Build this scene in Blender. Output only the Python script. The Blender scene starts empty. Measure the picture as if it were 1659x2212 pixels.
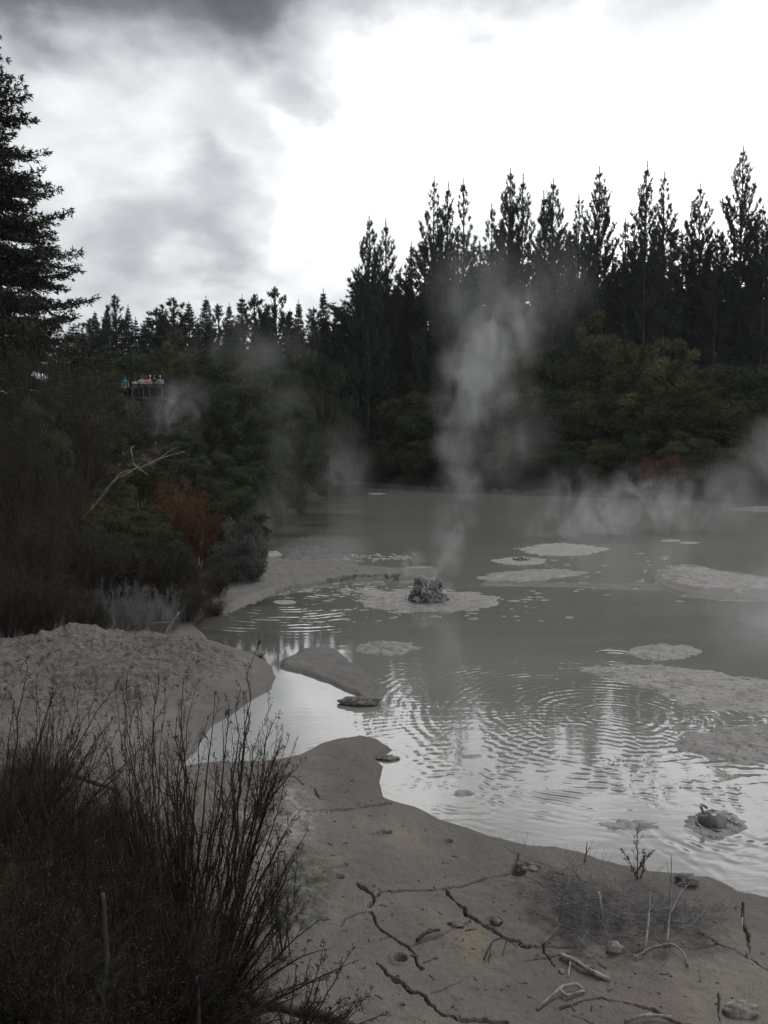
import bpy, math, random
import numpy as np
from math import radians, sin, cos, tan, atan, pi, sqrt

rng = np.random.default_rng(7)
random.seed(7)
scene = bpy.context.scene
COL = scene.collection

# ------------------------------------------------------------------ camera
H = 4.0
FPX = 826.0
PITCH = atan((512 - 455) / FPX)
cam_d = bpy.data.cameras.new('camera')
cam = bpy.data.objects.new('camera', cam_d)
COL.objects.link(cam)
cam.location = (0, 0, H)
cam.rotation_euler = (pi / 2 - PITCH, 0, 0)
cam_d.sensor_fit = 'VERTICAL'
cam_d.sensor_height = 24.0
cam_d.lens = FPX / 1024 * 24.0
cam_d.clip_start = 0.05
cam_d.clip_end = 6000
scene.camera = cam

K = 768 / 1659.0            # photo viewed at 1659x2212 -> 768x1024


def ray(dx, dy):
    """unit-depth ray through a point of the photo (1659x2212 coordinates)"""
    a = (dx * K - 384) / FPX
    b = (512 - dy * K) / FPX
    return np.array([a, cos(PITCH) + b * sin(PITCH), b * cos(PITCH) - sin(PITCH)])


def at_z(dx, dy, z=0.0):
    d = ray(dx, dy)
    t = (z - H) / d[2]
    return np.array([d[0] * t, d[1] * t, z])


def at_y(dx, dy, y):
    d = ray(dx, dy)
    t = y / d[1]
    return np.array([d[0] * t, y, H + d[2] * t])


# ------------------------------------------------------------------ world
SUN_EL, SUN_AZ = radians(56), radians(20)      # azimuth clockwise from +Y
world = bpy.data.worlds.new('World')
scene.world = world
world.use_nodes = True
wt = world.node_tree
wt.nodes.clear()


class NB:
    """tiny node builder"""
    def __init__(s, tree):
        s.t = tree

    def n(s, typ, ins=None, **props):
        nd = s.t.nodes.new(typ)
        for k, v in props.items():
            setattr(nd, k, v)
        if ins:
            for k, v in ins.items():
                s.set(nd.inputs[k], v)
        return nd

    def set(s, sock, v):
        if isinstance(v, bpy.types.NodeSocket):
            s.t.links.new(v, sock)
        elif isinstance(v, bpy.types.Node):
            s.t.links.new(v.outputs[0], sock)
        else:
            sock.default_value = v

    def m(s, op, a, b=None, c=None, clamp=False):
        nd = s.t.nodes.new('ShaderNodeMath')
        nd.operation = op
        nd.use_clamp = clamp
        s.set(nd.inputs[0], a)
        if b is not None:
            s.set(nd.inputs[1], b)
        if c is not None:
            s.set(nd.inputs[2], c)
        return nd.outputs[0]

    def vm(s, op, a, b=None, out=0):
        nd = s.t.nodes.new('ShaderNodeVectorMath')
        nd.operation = op
        s.set(nd.inputs[0], a)
        if b is not None:
            if op == 'SCALE':
                s.set(nd.inputs[3], b)
            else:
                s.set(nd.inputs[1], b)
        return nd.outputs[out]

    def mr(s, v, a, b, c=0.0, d=1.0, typ='SMOOTHSTEP'):
        nd = s.t.nodes.new('ShaderNodeMapRange')
        nd.interpolation_type = typ
        s.set(nd.inputs[0], v)
        nd.inputs[1].default_value = a
        nd.inputs[2].default_value = b
        nd.inputs[3].default_value = c
        nd.inputs[4].default_value = d
        return nd.outputs[0]

    def noise(s, vec, scale, detail=4, rough=0.5, dist=0.0, out='Fac'):
        nd = s.t.nodes.new('ShaderNodeTexNoise')
        if vec is not None:
            s.set(nd.inputs['Vector'], vec)
        nd.inputs['Scale'].default_value = scale
        nd.inputs['Detail'].default_value = detail
        nd.inputs['Roughness'].default_value = rough
        nd.inputs['Distortion'].default_value = dist
        return nd.outputs[0] if out == 'Fac' else nd.outputs[1]

    def mix(s, fac, a, b):
        nd = s.t.nodes.new('ShaderNodeMix')
        nd.data_type = 'RGBA'
        s.set(nd.inputs[0], fac)
        s.set(nd.inputs[6], a)
        s.set(nd.inputs[7], b)
        return nd.outputs[2]

    def ramp(s, v, stops, interp='LINEAR'):
        nd = s.t.nodes.new('ShaderNodeValToRGB')
        cr = nd.color_ramp
        cr.interpolation = interp
        while len(cr.elements) < len(stops):
            cr.elements.new(0.5)
        for e, (p, c) in zip(cr.elements, stops):
            e.position = p
            e.color = (c[0], c[1], c[2], 1) if not isinstance(c, float) else (c, c, c, 1)
        s.set(nd.inputs[0], v)
        return nd.outputs[0]


def build_world():
    b = NB(wt)
    tc = b.n('ShaderNodeTexCoord')
    d0 = tc.outputs['Generated']
    sep = b.n('ShaderNodeSeparateXYZ', {0: d0})
    # cloud layer coordinates: a flat deck seen in perspective
    zz = b.m('ADD', b.m('MAXIMUM', sep.outputs[2], 0.0), 0.33)
    px = b.m('DIVIDE', sep.outputs[0], zz)
    py = b.m('DIVIDE', sep.outputs[1], zz)
    deck = b.n('ShaderNodeCombineXYZ', {0: px, 1: py, 2: 0.0}).outputs[0]
    wn = b.noise(deck, 3.0, 5, 0.55, out='Color')
    off = b.vm('SCALE', b.vm('SUBTRACT', wn, (0.5, 0.5, 0.5)), 0.22)
    d = b.vm('NORMALIZE', b.vm('ADD', d0, off))
    n1 = b.noise(deck, 2.6, 7, 0.55, 0.25)
    n2 = b.noise(deck, 8.0, 5, 0.55, 0.1)
    # cloud brightness value: 0 darkest storm cloud, 1 brightest gap
    v = b.m('ADD', 0.60, b.m('MULTIPLY', b.m('SUBTRACT', n1, 0.5), 0.42))
    v = b.m('ADD', v, b.m('MULTIPLY', b.m('SUBTRACT', n2, 0.5), 0.24))

    def blob(dx, dy, r_in, r_out, amt):
        nonlocal v
        c = ray(dx, dy)
        c = c / np.linalg.norm(c)
        dt = b.vm('DOT_PRODUCT', d, tuple(c), out=1)
        f = b.mr(dt, cos(radians(r_out)), cos(radians(r_in)))
        v = b.m('ADD', v, b.m('MULTIPLY', f, amt))
    # the bright opening in the middle right, the bright rim under the dark bank
    blob(1350, 280, 2, 27, 0.34)
    blob(820, 140, 1, 9, 0.18)
    blob(1480, 40, 0.5, 6, -0.18)
    blob(1100, 60, 0.5, 5, -0.10)
    blob(330, 170, 1, 6, 0.16)
    blob(430, 330, 1, 5, 0.08)
    blob(640, 430, 1, 6, 0.12)
    blob(230, 380, 1, 6, 0.10)
    # grey smudges
    blob(690, 165, 0.3, 3.2, -0.20)
    blob(640, 190, 0.3, 2.5, -0.10)
    blob(490, 480, 1.0, 5.0, -0.22)
    blob(270, 520, 0.5, 3.6, -0.14)
    blob(350, 240, 1.0, 6.0, -0.12)
    blob(600, 330, 0.5, 2.6, -0.12)
    blob(1120, 500, 1.0, 5.0, -0.12)
    blob(900, 600, 1.0, 6.0, -0.08)
    blob(560, 560, 1.0, 8.0, 0.10)
    # the storm bank along the top and over the viewer
    A, B = ray(-60, 190), ray(1500, 30)
    nn = np.cross(B, A)
    nn /= np.linalg.norm(nn)
    if nn[2] < 0:
        nn = -nn
    dt = b.vm('DOT_PRODUCT', d, tuple(nn), out=1)
    stw = b.mr(b.n('ShaderNodeSeparateXYZ', {0: d}).outputs[0], 0.40, -0.20, 0.45, 1.0)
    v = b.m('SUBTRACT', v, b.m('MULTIPLY', b.m('MULTIPLY', b.mr(dt, -0.03, 0.075), stw), 0.66))
    back = b.mr(sep.outputs[1], 0.35, -0.25)
    v = b.m('ADD', v, b.m('MULTIPLY', back, 0.10))
    col = b.ramp(v, [(0.0, (0.11, 0.115, 0.125)), (0.22, (0.22, 0.23, 0.245)), (0.42, (0.47, 0.49, 0.52)),
                     (0.60, (0.74, 0.76, 0.78)), (0.95, (0.95, 0.96, 0.97)), (1.0, (1.0, 1.0, 1.0))])
    gain = b.mr(v, 0.55, 1.35, 1.0, 2.6)
    col = b.vm('SCALE', col, gain)
    col = b.vm('SCALE', col, b.mr(sep.outputs[1], 0.25, -0.45, 1.0, 2.3))
    sky = b.n('ShaderNodeTexSky', sky_type='NISHITA', sun_disc=False, sun_elevation=SUN_EL, sun_rotation=SUN_AZ)
    blue = b.vm('SCALE', sky.outputs[0], 0.09)
    out = b.mix(0.93, blue, col)
    bg = b.n('ShaderNodeBackground', {'Color': out, 'Strength': 1.0})
    b.n('ShaderNodeOutputWorld', {'Surface': bg.outputs[0]})


build_world()
world.cycles.sampling_method = 'MANUAL'
world.cycles.sample_map_resolution = 512

sun_d = bpy.data.lights.new('sun', 'SUN')
sun_d.energy = 1.4
sun_d.angle = radians(35)
sun_d.color = (1.0, 0.96, 0.9)
sun = bpy.data.objects.new('sun', sun_d)
COL.objects.link(sun)
sun.rotation_euler = (-(pi / 2 - SUN_EL), 0, -SUN_AZ)
sun.location = (20, 40, 60)

scene.view_settings.view_transform = 'Standard'
scene.view_settings.look = 'None'
scene.view_settings.exposure = 0.0
scene.view_settings.gamma = 1.0
scene.view_settings.use_curve_mapping = False
cy = scene.cycles
cy.use_denoising = True
cy.max_bounces = 6
cy.diffuse_bounces = 2
cy.glossy_bounces = 3
cy.transmission_bounces = 2
cy.volume_bounces = 1
cy.transparent_max_bounces = 8
cy.volume_step_rate = 1.0
cy.volume_max_steps = 256
cy.caustics_reflective = False
cy.caustics_refractive = False
cy.sample_clamp_indirect = 6.0


# ------------------------------------------------------------------ helpers
def mesh_np(name, verts, faces, mat=None, tint=None, smooth=False, attrs=None):
    """faces: (n,3) or (n,4) int array, or a list of such arrays"""
    me = bpy.data.meshes.new(name)
    verts = np.asarray(verts, dtype=np.float32)
    if not isinstance(faces, list):
        faces = [faces]
    faces = [np.asarray(f, dtype=np.int32) for f in faces if len(f)]
    loops = np.concatenate([f.ravel() for f in faces])
    counts = np.concatenate([np.full(len(f), f.shape[1], dtype=np.int32) for f in faces])
    starts = np.concatenate([[0], np.cumsum(counts)[:-1]]).astype(np.int32)
    me.vertices.add(len(verts))
    me.vertices.foreach_set('co', verts.ravel())
    me.loops.add(len(loops))
    me.loops.foreach_set('vertex_index', loops)
    me.polygons.add(len(counts))
    me.polygons.foreach_set('loop_start', starts)
    me.polygons.foreach_set('loop_total', counts)
    if smooth:
        me.polygons.foreach_set('use_smooth', np.ones(len(counts), dtype=bool))
    at = dict(attrs or {})
    if tint is not None:
        at['tint'] = tint
    for k, a in at.items():
        la = me.attributes.new(k, 'FLOAT', 'POINT')
        la.data.foreach_set('value', np.asarray(a, dtype=np.float32))
    me.update(calc_edges=True)
    me.validate()
    if mat is not None:
        me.materials.append(mat)
    return me


def obj(name, me, parent=None):
    o = bpy.data.objects.new(name, me)
    COL.objects.link(o)
    if parent is not None:
        o.parent = parent
    return o


def tag(o, label=None, cat=None, group=None, kind=None):
    if label:
        o['label'] = label
    if cat:
        o['category'] = cat
    if group:
        o['group'] = group
    if kind:
        o['kind'] = kind
    return o


def empty(name, loc=(0, 0, 0), label=None, cat=None, group=None):
    o = bpy.data.objects.new(name, None)
    o.empty_display_size = 0.3
    o.location = loc
    COL.objects.link(o)
    return tag(o, label, cat, group)


def copy_tree(root):
    r = root.copy()
    COL.objects.link(r)
    for ch in root.children:
        c = ch.copy()
        COL.objects.link(c)
        c.parent = r
        for g in ch.children:
            q = g.copy()
            COL.objects.link(q)
            q.parent = c
    return r


def smooth(a, b, x):
    t = np.clip((np.asarray(x, dtype=float) - a) / (b - a), 0, 1)
    return t * t * (3 - 2 * t)


def _hash(ix, iy, seed):
    h = (ix.astype(np.int64) * 374761393 + iy.astype(np.int64) * 668265263 + seed * 1442695041) & 0xFFFFFFFF
    h = ((h ^ (h >> 13)) * 1274126177) & 0xFFFFFFFF
    return ((h ^ (h >> 16)) & 0xFFFF) / 65535.0


def vnoise(x, y, seed=0):
    ix = np.floor(x)
    iy = np.floor(y)
    fx = x - ix
    fy = y - iy
    fx = fx * fx * (3 - 2 * fx)
    fy = fy * fy * (3 - 2 * fy)
    a = _hash(ix, iy, seed)
    b_ = _hash(ix + 1, iy, seed)
    c = _hash(ix, iy + 1, seed)
    d = _hash(ix + 1, iy + 1, seed)
    return a + (b_ - a) * fx + (c - a) * fy + (a - b_ - c + d) * fx * fy


def fbm(x, y, octs=4, seed=0, gain=0.5):
    s, a, t = 0.0, 1.0, 0.0
    for k in range(octs):
        s = s + a * (vnoise(x * 2 ** k + 17.3 * k, y * 2 ** k - 9.1 * k, seed + k) - 0.5)
        t += a
        a *= gain
    return s / t * 2        # about -1..1


def seg_dist(x, y, pts, closed=False):
    """distance to a polyline (world XY)"""
    pts = np.asarray(pts)[:, :2]
    n = len(pts)
    d2 = np.full(x.shape, 1e18)
    for i in range(n if closed else n - 1):
        a = pts[i]
        c = pts[(i + 1) % n] - a
        L = float(c @ c) + 1e-12
        t = np.clip(((x - a[0]) * c[0] + (y - a[1]) * c[1]) / L, 0, 1)
        d2 = np.minimum(d2, (x - a[0] - t * c[0]) ** 2 + (y - a[1] - t * c[1]) ** 2)
    return np.sqrt(d2)


def inside(x, y, pts):
    pts = np.asarray(pts)[:, :2]
    r = np.zeros(x.shape, dtype=bool)
    n = len(pts)
    for i in range(n):
        x1, y1 = pts[i]
        x2, y2 = pts[(i + 1) % n]
        if y1 == y2:
            continue
        c = ((y1 > y) != (y2 > y)) & (x < (x2 - x1) * (y - y1) / (y2 - y1) + x1)
        r ^= c
    return r


def poly_sd(x, y, pts):
    """signed distance, positive inside"""
    d = seg_dist(x, y, pts, True)
    return np.where(inside(x, y, pts), d, -d)


# ------------------------------------------------------------------ the lie of the land
def W(lst, z=0.0):
    return np.array([at_z(a, b_, z)[:2] for a, b_ in lst])


LAKE = W([(2400, 2080), (1900, 1990), (1659, 1945), (1600, 1935), (1565, 1918), (1530, 1905), (1480, 1898), (1400, 1890),
          (1300, 1868), (1260, 1850), (1200, 1835), (1130, 1828), (1060, 1815), (1000, 1795), (930, 1765), (880, 1745),
          (840, 1725), (828, 1690), (834, 1655), (812, 1643), (850, 1620), (822, 1602), (780, 1592), (730, 1600),
          (690, 1615), (640, 1638), (570, 1647), (480, 1650), (400, 1660), (430, 1600), (470, 1560), (585, 1490),
          (600, 1462), (590, 1438), (560, 1418), (520, 1405), (450, 1385), (425, 1350), (440, 1330), (470, 1318),
          (480, 1290), (480, 1200), (470, 1120), (520, 1082), (570, 1068), (600, 1060), (650, 1053), (740, 1046),
          (830, 1054), (900, 1060), (1000, 1064), (1100, 1069), (1250, 1072), (1400, 1078), (1530, 1082), (1659, 1080),
          (1900, 1088), (2400, 1110)])
ISLES = [
    (W([(600, 1428), (640, 1405), (700, 1394), (722, 1400), (760, 1430), (790, 1450), (806, 1465), (832, 1487),
        (826, 1502), (812, 1514), (790, 1520), (760, 1503), (700, 1472), (650, 1452), (612, 1444)]), 0.06),
    (W([(430, 1330), (430, 1215), (550, 1209), (640, 1212), (720, 1217), (800, 1228), (880, 1234), (945, 1231), (950, 1247),
        (860, 1256), (740, 1258), (660, 1270), (600, 1280), (560, 1292), (520, 1312), (490, 1324)]), 0.13),
    (W([(1405, 1237), (1440, 1221), (1500, 1222), (1600, 1238), (1690, 1255), (1800, 1262), (1800, 1290), (1660, 1298),
        (1560, 1296), (1480, 1286), (1430, 1272), (1300, 1270), (1200, 1266), (1040, 1262), (1040, 1257), (1200, 1259),
        (1400, 1264)]), 0.06),
    (W([(1560, 1100), (1640, 1093), (1720, 1094), (1720, 1106), (1640, 1106)]), 0.05),
]
CRACKS = [  # (polyline in photo coordinates, half width in m, depth)
    ([(772, 1905), (795, 1920), (811, 1932), (806, 1945), (800, 1955)], .022, .09),
    ([(816, 1932), (825, 1922), (851, 1923), (882, 1918), (931, 1920)], .020, .08),
    ([(931, 1920), (956, 1918), (995, 1910), (1019, 1902), (1051, 1888)], .012, .05),
    ([(1051, 1888), (1086, 1883), (1107, 1881), (1114, 1855), (1120, 1835)], .012, .05),
    ([(956, 1918), (974, 1935), (1016, 1976), (1047, 1991), (1086, 2018), (1138, 2037)], .024, .10),
    ([(1138, 2037), (1162, 2038), (1173, 2036), (1262, 2037)], .012, .05),
    ([(800, 1967), (812, 1991), (840, 2016), (879, 2040), (896, 2058), (911, 2084)], .022, .09),
    ([(811, 2072), (833, 2095), (872, 2117), (910, 2144), (928, 2161), (986, 2195), (1090, 2203)], .024, .10),
    ([(882, 2040), (905, 2031), (950, 2016), (1016, 1985)], .010, .03),
    ([(734, 1996), (749, 1976), (791, 1966)], .010, .04),
    ([(670, 1881), (704, 1881), (730, 1872)], .010, .04),
    ([(840, 2018), (816, 2028)], .010, .04),
    ([(637, 1754), (694, 1748), (757, 1740), (799, 1733), (843, 1727)], .022, .07),
    ([(640, 1674), (656, 1690)], .016, .05),
    ([(670, 1697), (684, 1704), (696, 1720)], .016, .05),
    ([(1173, 2028), (1176, 2047), (1199, 2077)], .016, .07),
    ([(1510, 2006), (1536, 2023), (1581, 2043), (1622, 2062), (1659, 2085), (1720, 2110)], .018, .08),
    ([(1605, 1938), (1603, 1983), (1618, 2006), (1616, 2055)], .020, .10),
    ([(1367, 2049), (1431, 2049), (1498, 2043), (1551, 2030)], .012, .05),
    ([(1210, 2173), (1263, 2154), (1300, 2146), (1349, 2161), (1397, 2174), (1442, 2193), (1487, 2208)], .022, .09),
    ([(1233, 2192), (1263, 2201), (1290, 2215)], .010, .04),
    ([(1276, 2150), (1276, 2178)], .010, .04),
    ([(1552, 2140), (1556, 2200)], .010, .04),
    ([(930, 2137), (960, 2128), (1003, 2107)], .008, .03),
    ([(1130, 2069), (1180, 2060), (1230, 2052), (1310, 2060)], .010, .04),
    ([(607, 1274), (638, 1265), (659, 1267), (694, 1260), (722, 1251), (743, 1249), (764, 1244), (796, 1243), (827, 1241),
      (848, 1246), (857, 1241)], .15, .22),
    ([(638, 1270), (670, 1274), (690, 1272)], .05, .12),
]
PITS = [(835, 1793, .05, .09), (826, 1791, .03, .05), (970, 1808, .035, .06), (1128, 1865, .05, .08), (1160, 1870, .03, .05),
        (1070, 1990, .05, .05), (864, 2063, .05, .07), (868, 2162, .02, .04), (806, 1912, .02, .03), (733, 1893, .04, .05),
        (1119, 1880, .06, .04), (745, 1868, .03, .03)]
CR_W = [(W(p, 0.12), w, dp) for p, w, dp in CRACKS]
PIT_W = [(at_z(a, b_, 0.12)[:2], r, dp) for a, b_, r, dp in PITS]
MOUND_RIM = None


def land_sd(x, y):
    s = -poly_sd(x, y, LAKE)
    dist = np.hypot(x, y)
    jit = (0.05 + 0.006 * dist)
    s = s + jit * 0.8 * fbm(x / (0.25 + 0.02 * dist), y / (0.25 + 0.02 * dist), 3, 5)
    s_main = s.copy()
    rise = np.full(x.shape, 0.075)
    for pts, hgt in ISLES:
        lo = pts.min(0) - 2.5
        hi = pts.max(0) + 2.5
        msk = (x > lo[0]) & (x < hi[0]) & (y > lo[1]) & (y < hi[1])
        if not msk.any():
            continue
        q = poly_sd(x[msk], y[msk], pts) + jit[msk] * fbm(x[msk] / (0.3 + .02 * dist[msk]), y[msk] / (0.3 + .02 * dist[msk]), 3, 6)
        better = q > s[msk]
        t = s[msk]
        t[better] = q[better]
        s[msk] = t
        r2 = rise[msk]
        r2[better] = hgt
        rise[msk] = r2
    return s, rise, s_main


def ground(x, y, fine=True, want=False):
    x = np.atleast_1d(np.asarray(x, dtype=float))
    y = np.atleast_1d(np.asarray(y, dtype=float))
    shp = x.shape
    x = x.ravel()
    y = y.ravel()
    s, rise, s_main = land_sd(x, y)
    sp = np.maximum(s_main, 0)
    dist = np.hypot(x, y)
    edge_w = 0.04 + 0.006 * dist
    h = rise * smooth(0, 1, s / edge_w) - 0.35 * smooth(0, 0.9, -s) - 0.004
    h = h + np.minimum(0.010 * sp, 0.08)
    # far bank
    wf = smooth(66, 82, y)
    wr = smooth(50, 70, x) * smooth(10, 30, y)
    far_h = 11 * (1 - np.exp(-0.62 * np.maximum(sp - 0.8, 0) / 11)) + 0.35 * smooth(0, .6, s_main)
    h = h + np.maximum(wf, wr) * far_h
    # left bank
    steep = 0.10 + 1.15 * smooth(27, 58, y)
    wl = smooth(17.2, 23, y) * (1 - wf) * smooth(2, -1, x)
    h = h + wl * 9.2 * (1 - np.exp(-steep * np.maximum(sp - 0.4, 0) / 9.2))
    # pale mud mound
    cx, cyy = -4.7, 14.9
    rx = np.where(x > cx, 3.2, 6.5)
    ry = np.where(y > cyy, 1.9, 3.4)
    q = ((x - cx) / rx) ** 2 + ((y - cyy) / ry) ** 2
    mound = np.exp(-q * 1.5) * smooth(0.0, 1.3, s_main)
    lum = fbm(x * 0.9, y * 0.9, 4, 21)
    h = h + mound * (0.62 + 0.30 * lum)
    # bank that carries the viewer and the shrubs at the near left
    t = (-x - 0.4) * 0.55 + (5.7 - y) * 0.8
    h = h + 1.15 * smooth(0, 3.6, t) * smooth(-0.2, 1.0, s)
    h = np.maximum(h, np.where(y < 4.6, 2.35 * smooth(4.6, 1.2, np.hypot(x * .6, np.maximum(y, 0))), -9))
    onland = smooth(0, 0.5, s)
    rough = onland * (0.034 * fbm(x * 1.3, y * 1.3, 4, 31) + 0.014 * fbm(x * 7, y * 7, 3, 37))
    lumpy = smooth(0.05, 0.5, mound)
    rough = rough + np.where(s_main < 0, 1.0, 0.0) * smooth(0, .3, s) * (0.03 * fbm(x * 1.7, y * 1.7, 4, 55) + 0.02 * fbm(x * 5, y * 5, 3, 56))
    rough = rough + lumpy * (0.13 * fbm(x * 2.6, y * 2.6, 4, 41) + 0.075 * np.abs(fbm(x * 7, y * 7, 4, 43)))
    veg = smooth(2, 6, h)
    rough = rough + veg * 0.5 * fbm(x * .25, y * .25, 3, 47)
    # low pale heap of spat mud
    hp = at_z(590, 1775, 0.1)
    heap = np.exp(-(((x - hp[0]) / 0.55) ** 2 + ((y - hp[1]) / 1.0) ** 2) * 1.2)
    rough = rough + heap * (0.10 + 0.09 * fbm(x * 5, y * 5, 3, 51))
    ms = at_z(650, 1925, 0.1)
    moss = np.exp(-(((x - ms[0]) / 0.30) ** 2 + ((y - ms[1]) / 0.75) ** 2) * 1.3)
    rough = rough + moss * (0.05 + 0.05 * fbm(x * 9, y * 9, 3, 52))
    # rough raised bit under the brush pile, lower right
    bp = at_z(1330, 1985, 0.1)
    pile = np.exp(-(((x - bp[0]) / 0.9) ** 2 + ((y - bp[1]) / 0.8) ** 2))
    rough = rough + pile * (0.03 + 0.05 * fbm(x * 4, y * 4, 3, 53))
    h = h + rough
    crk = np.zeros(x.shape)
    if fine:
        wob = 0.6 * fbm(x * 7, y * 7, 4, 61, .65)
        for pts, w, dp in CR_W:
            w = w * (.36 if w < .05 else .8)
            lo = pts.min(0) - 6 * w - .1
            hi = pts.max(0) + 6 * w + .1
            m = (x > lo[0]) & (x < hi[0]) & (y > lo[1]) & (y < hi[1])
            if not m.any():
                continue
            dd = seg_dist(x[m] + wob[m] * (0.06 if w < .05 else .35), y[m] + wob[m] * 0.05, pts)
            ww = w * (0.35 + 1.9 * vnoise(x[m] * 7, y[m] * 7, 63))
            g = np.clip(1.25 - dd / ww, 0, 1)
            h[m] -= 1.9 * dp * g
            crk[m] = np.maximum(crk[m], g)
        for pt, r, dp in PIT_W:
            dd = np.hypot(x - pt[0], y - pt[1]) * (1 + .3 * wob)
            g = np.exp(-(dd / r) ** 4)
            h -= dp * g
            h += 0.25 * dp * np.exp(-((dd - 1.35 * r) / (.4 * r)) ** 2)
            crk = np.maximum(crk, g)
    if not want:
        return h.reshape(shp)
    info = dict(isle=(s_main < 0), sd=s, mound=mound, heap=heap, moss=moss, veg=np.maximum(np.maximum(smooth(1.2, 2.6, h), smooth(.9, 2.0, t) * smooth(-.3, -1.0, x)), np.maximum(wf, wl) * smooth(0.5, 1.4, s_main)), pile=pile)
    return h, info


def gz(x, y):
    return float(ground(np.array([x]), np.array([y]), fine=False)[0])


def gp(dx, dy):
    """point on the ground seen at a photo point"""
    z = 0.1
    for _ in range(8):
        p = at_z(dx, dy, z)
        z = 0.5 * z + 0.5 * gz(p[0], p[1])
    p[2] = z
    return p


# ------------------------------------------------------------------ materials
def new_mat(name):
    m = bpy.data.materials.new(name)
    m.use_nodes = True
    m.node_tree.nodes.clear()
    return m, NB(m.node_tree)


def finish(b, bsdf):
    b.n('ShaderNodeOutputMaterial', {'Surface': bsdf.outputs[0]})


def attr(b, name):
    nd = b.n('ShaderNodeAttribute')
    nd.attribute_name = name
    return nd.outputs['Fac']


def mud_ground_mat():
    m, b = new_mat('grey_mud')
    pos = b.n('ShaderNodeNewGeometry').outputs['Position']
    n_big = b.noise(pos, 0.55, 5, 0.6, 0.4)
    n_mid = b.noise(pos, 3.2, 6, 0.62, 0.6)
    n_fin = b.noise(pos, 38, 4, 0.65)
    n_spk = b.noise(pos, 120, 2, 0.6)
    c = b.ramp(n_big, [(0.32, (0.122, 0.111, 0.101)), (0.50, (0.168, 0.150, 0.133)), (0.66, (0.240, 0.211, 0.178))])
    c = b.mix(b.mr(n_mid, 0.35, 0.75, 0, 0.55), c, (0.165, 0.150, 0.140, 1))
    # warm sulphur and pinkish stains
    c = b.mix(b.mr(b.noise(pos, 0.9, 4, 0.6, 0.8), 0.54, 0.70, 0, 0.5), c, (0.27, 0.228, 0.150, 1))
    c = b.mix(b.mr(b.noise(b.vm('ADD', pos, (31, 7, 0)), 0.8, 3, 0.5, 0.4), 0.52, 0.64, 0, 0.6), c, (0.165, 0.132, 0.128, 1))
    c = b.mix(b.mr(n_fin, 0.32, 0.46, 0.55, 0.0), c, (0.10, 0.09, 0.08, 1))
    c = b.mix(b.mr(n_spk, 0.32, 0.40, 0.6, 0.0), c, (0.05, 0.045, 0.04, 1))
    c = b.mix(b.mr(b.noise(pos, 9, 5, 0.7, 0.5), 0.36, 0.30, 0, 0.7), c, (0.085, 0.075, 0.066, 1))
    c = b.mix(b.mr(n_spk, 0.66, 0.74, 0.0, 0.25), c, (0.42, 0.40, 0.37, 1))
    silt = b.mix(b.mr(b.noise(pos, 2.2, 6, 0.7, 0.8), 0.36, 0.62), (0.135, 0.128, 0.120, 1), (0.215, 0.205, 0.194, 1))
    c = b.mix(b.m('MULTIPLY', attr(b, 'isle'), 0.8), c, silt)
    # pale dry mound and heap
    n_m = b.noise(pos, 9.0, 8, 0.75, 0.8)
    pale = b.ramp(n_m, [(0.38, (0.055, 0.050, 0.043)), (0.45, (0.20, 0.183, 0.163)), (0.58, (0.31, 0.285, 0.252)), (0.72, (0.46, 0.43, 0.39))])
    c = b.mix(b.mr(attr(b, 'mound'), 0.12, 0.45), c, pale)
    c = b.mix(b.mr(attr(b, 'heap'), 0.15, 0.6, 0, 0.8), c, b.mix(b.mr(n_m, 0.4, 0.65), (0.17, 0.16, 0.145, 1), (0.40, 0.375, 0.34, 1)))
    # lichen and moss
    ms = b.m('MULTIPLY', b.mr(attr(b, 'moss'), 0.12, 0.45), b.mr(b.noise(pos, 9, 5, 0.7), 0.38, 0.56))
    c = b.mix(b.m('MULTIPLY', ms, 0.85), c, (0.075, 0.082, 0.060, 1))
    pl = b.m('MULTIPLY', b.mr(attr(b, 'pile'), 0.15, 0.6), b.mr(b.noise(pos, 6, 5, 0.7), 0.40, 0.60))
    c = b.mix(b.m('MULTIPLY', pl, 0.7), c, (0.085, 0.08, 0.078, 1))
    # leaf litter under the bush
    lit = b.mix(b.noise(pos, 6, 5, 0.7), (0.030, 0.026, 0.020, 1), (0.085, 0.068, 0.050, 1))
    c = b.mix(b.mr(attr(b, 'veg'), 0.05, 0.6), c, lit)
    # wet margin
    wet = b.mr(b.m('ADD', attr(b, 'sd'), b.m('MULTIPLY', b.m('SUBTRACT', n_mid, 0.5), 0.5)), 0.75, 0.02)
    c = b.mix(b.m('MULTIPLY', wet, 0.55), c, (0.085, 0.078, 0.072, 1))
    hgt = b.m('ADD', b.m('MULTIPLY', n_fin, 0.011), b.m('MULTIPLY', n_spk, 0.006))
    hgt = b.m('ADD', hgt, b.m('MULTIPLY', n_mid, 0.04))
    hgt = b.m('ADD', hgt, b.m('MULTIPLY', b.noise(pos, 13, 5, 0.7, 0.4), 0.014))
    hgt = b.m('ADD', hgt, b.m('MULTIPLY', b.m('MULTIPLY', n_m, b.mr(attr(b, 'mound'), 0.1, 0.5)), 0.16))
    bp = b.n('ShaderNodeBump', {'Height': hgt, 'Strength': 1.0, 'Distance': 1.0})
    rg = b.m('SUBTRACT', 0.88, b.m('MULTIPLY', wet, 0.30))
    bs = b.n('ShaderNodeBsdfPrincipled', {'Base Color': c, 'Roughness': rg, 'Normal': bp.outputs[0], 'Specular IOR Level': 0.35})
    finish(b, bs)
    return m


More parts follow.
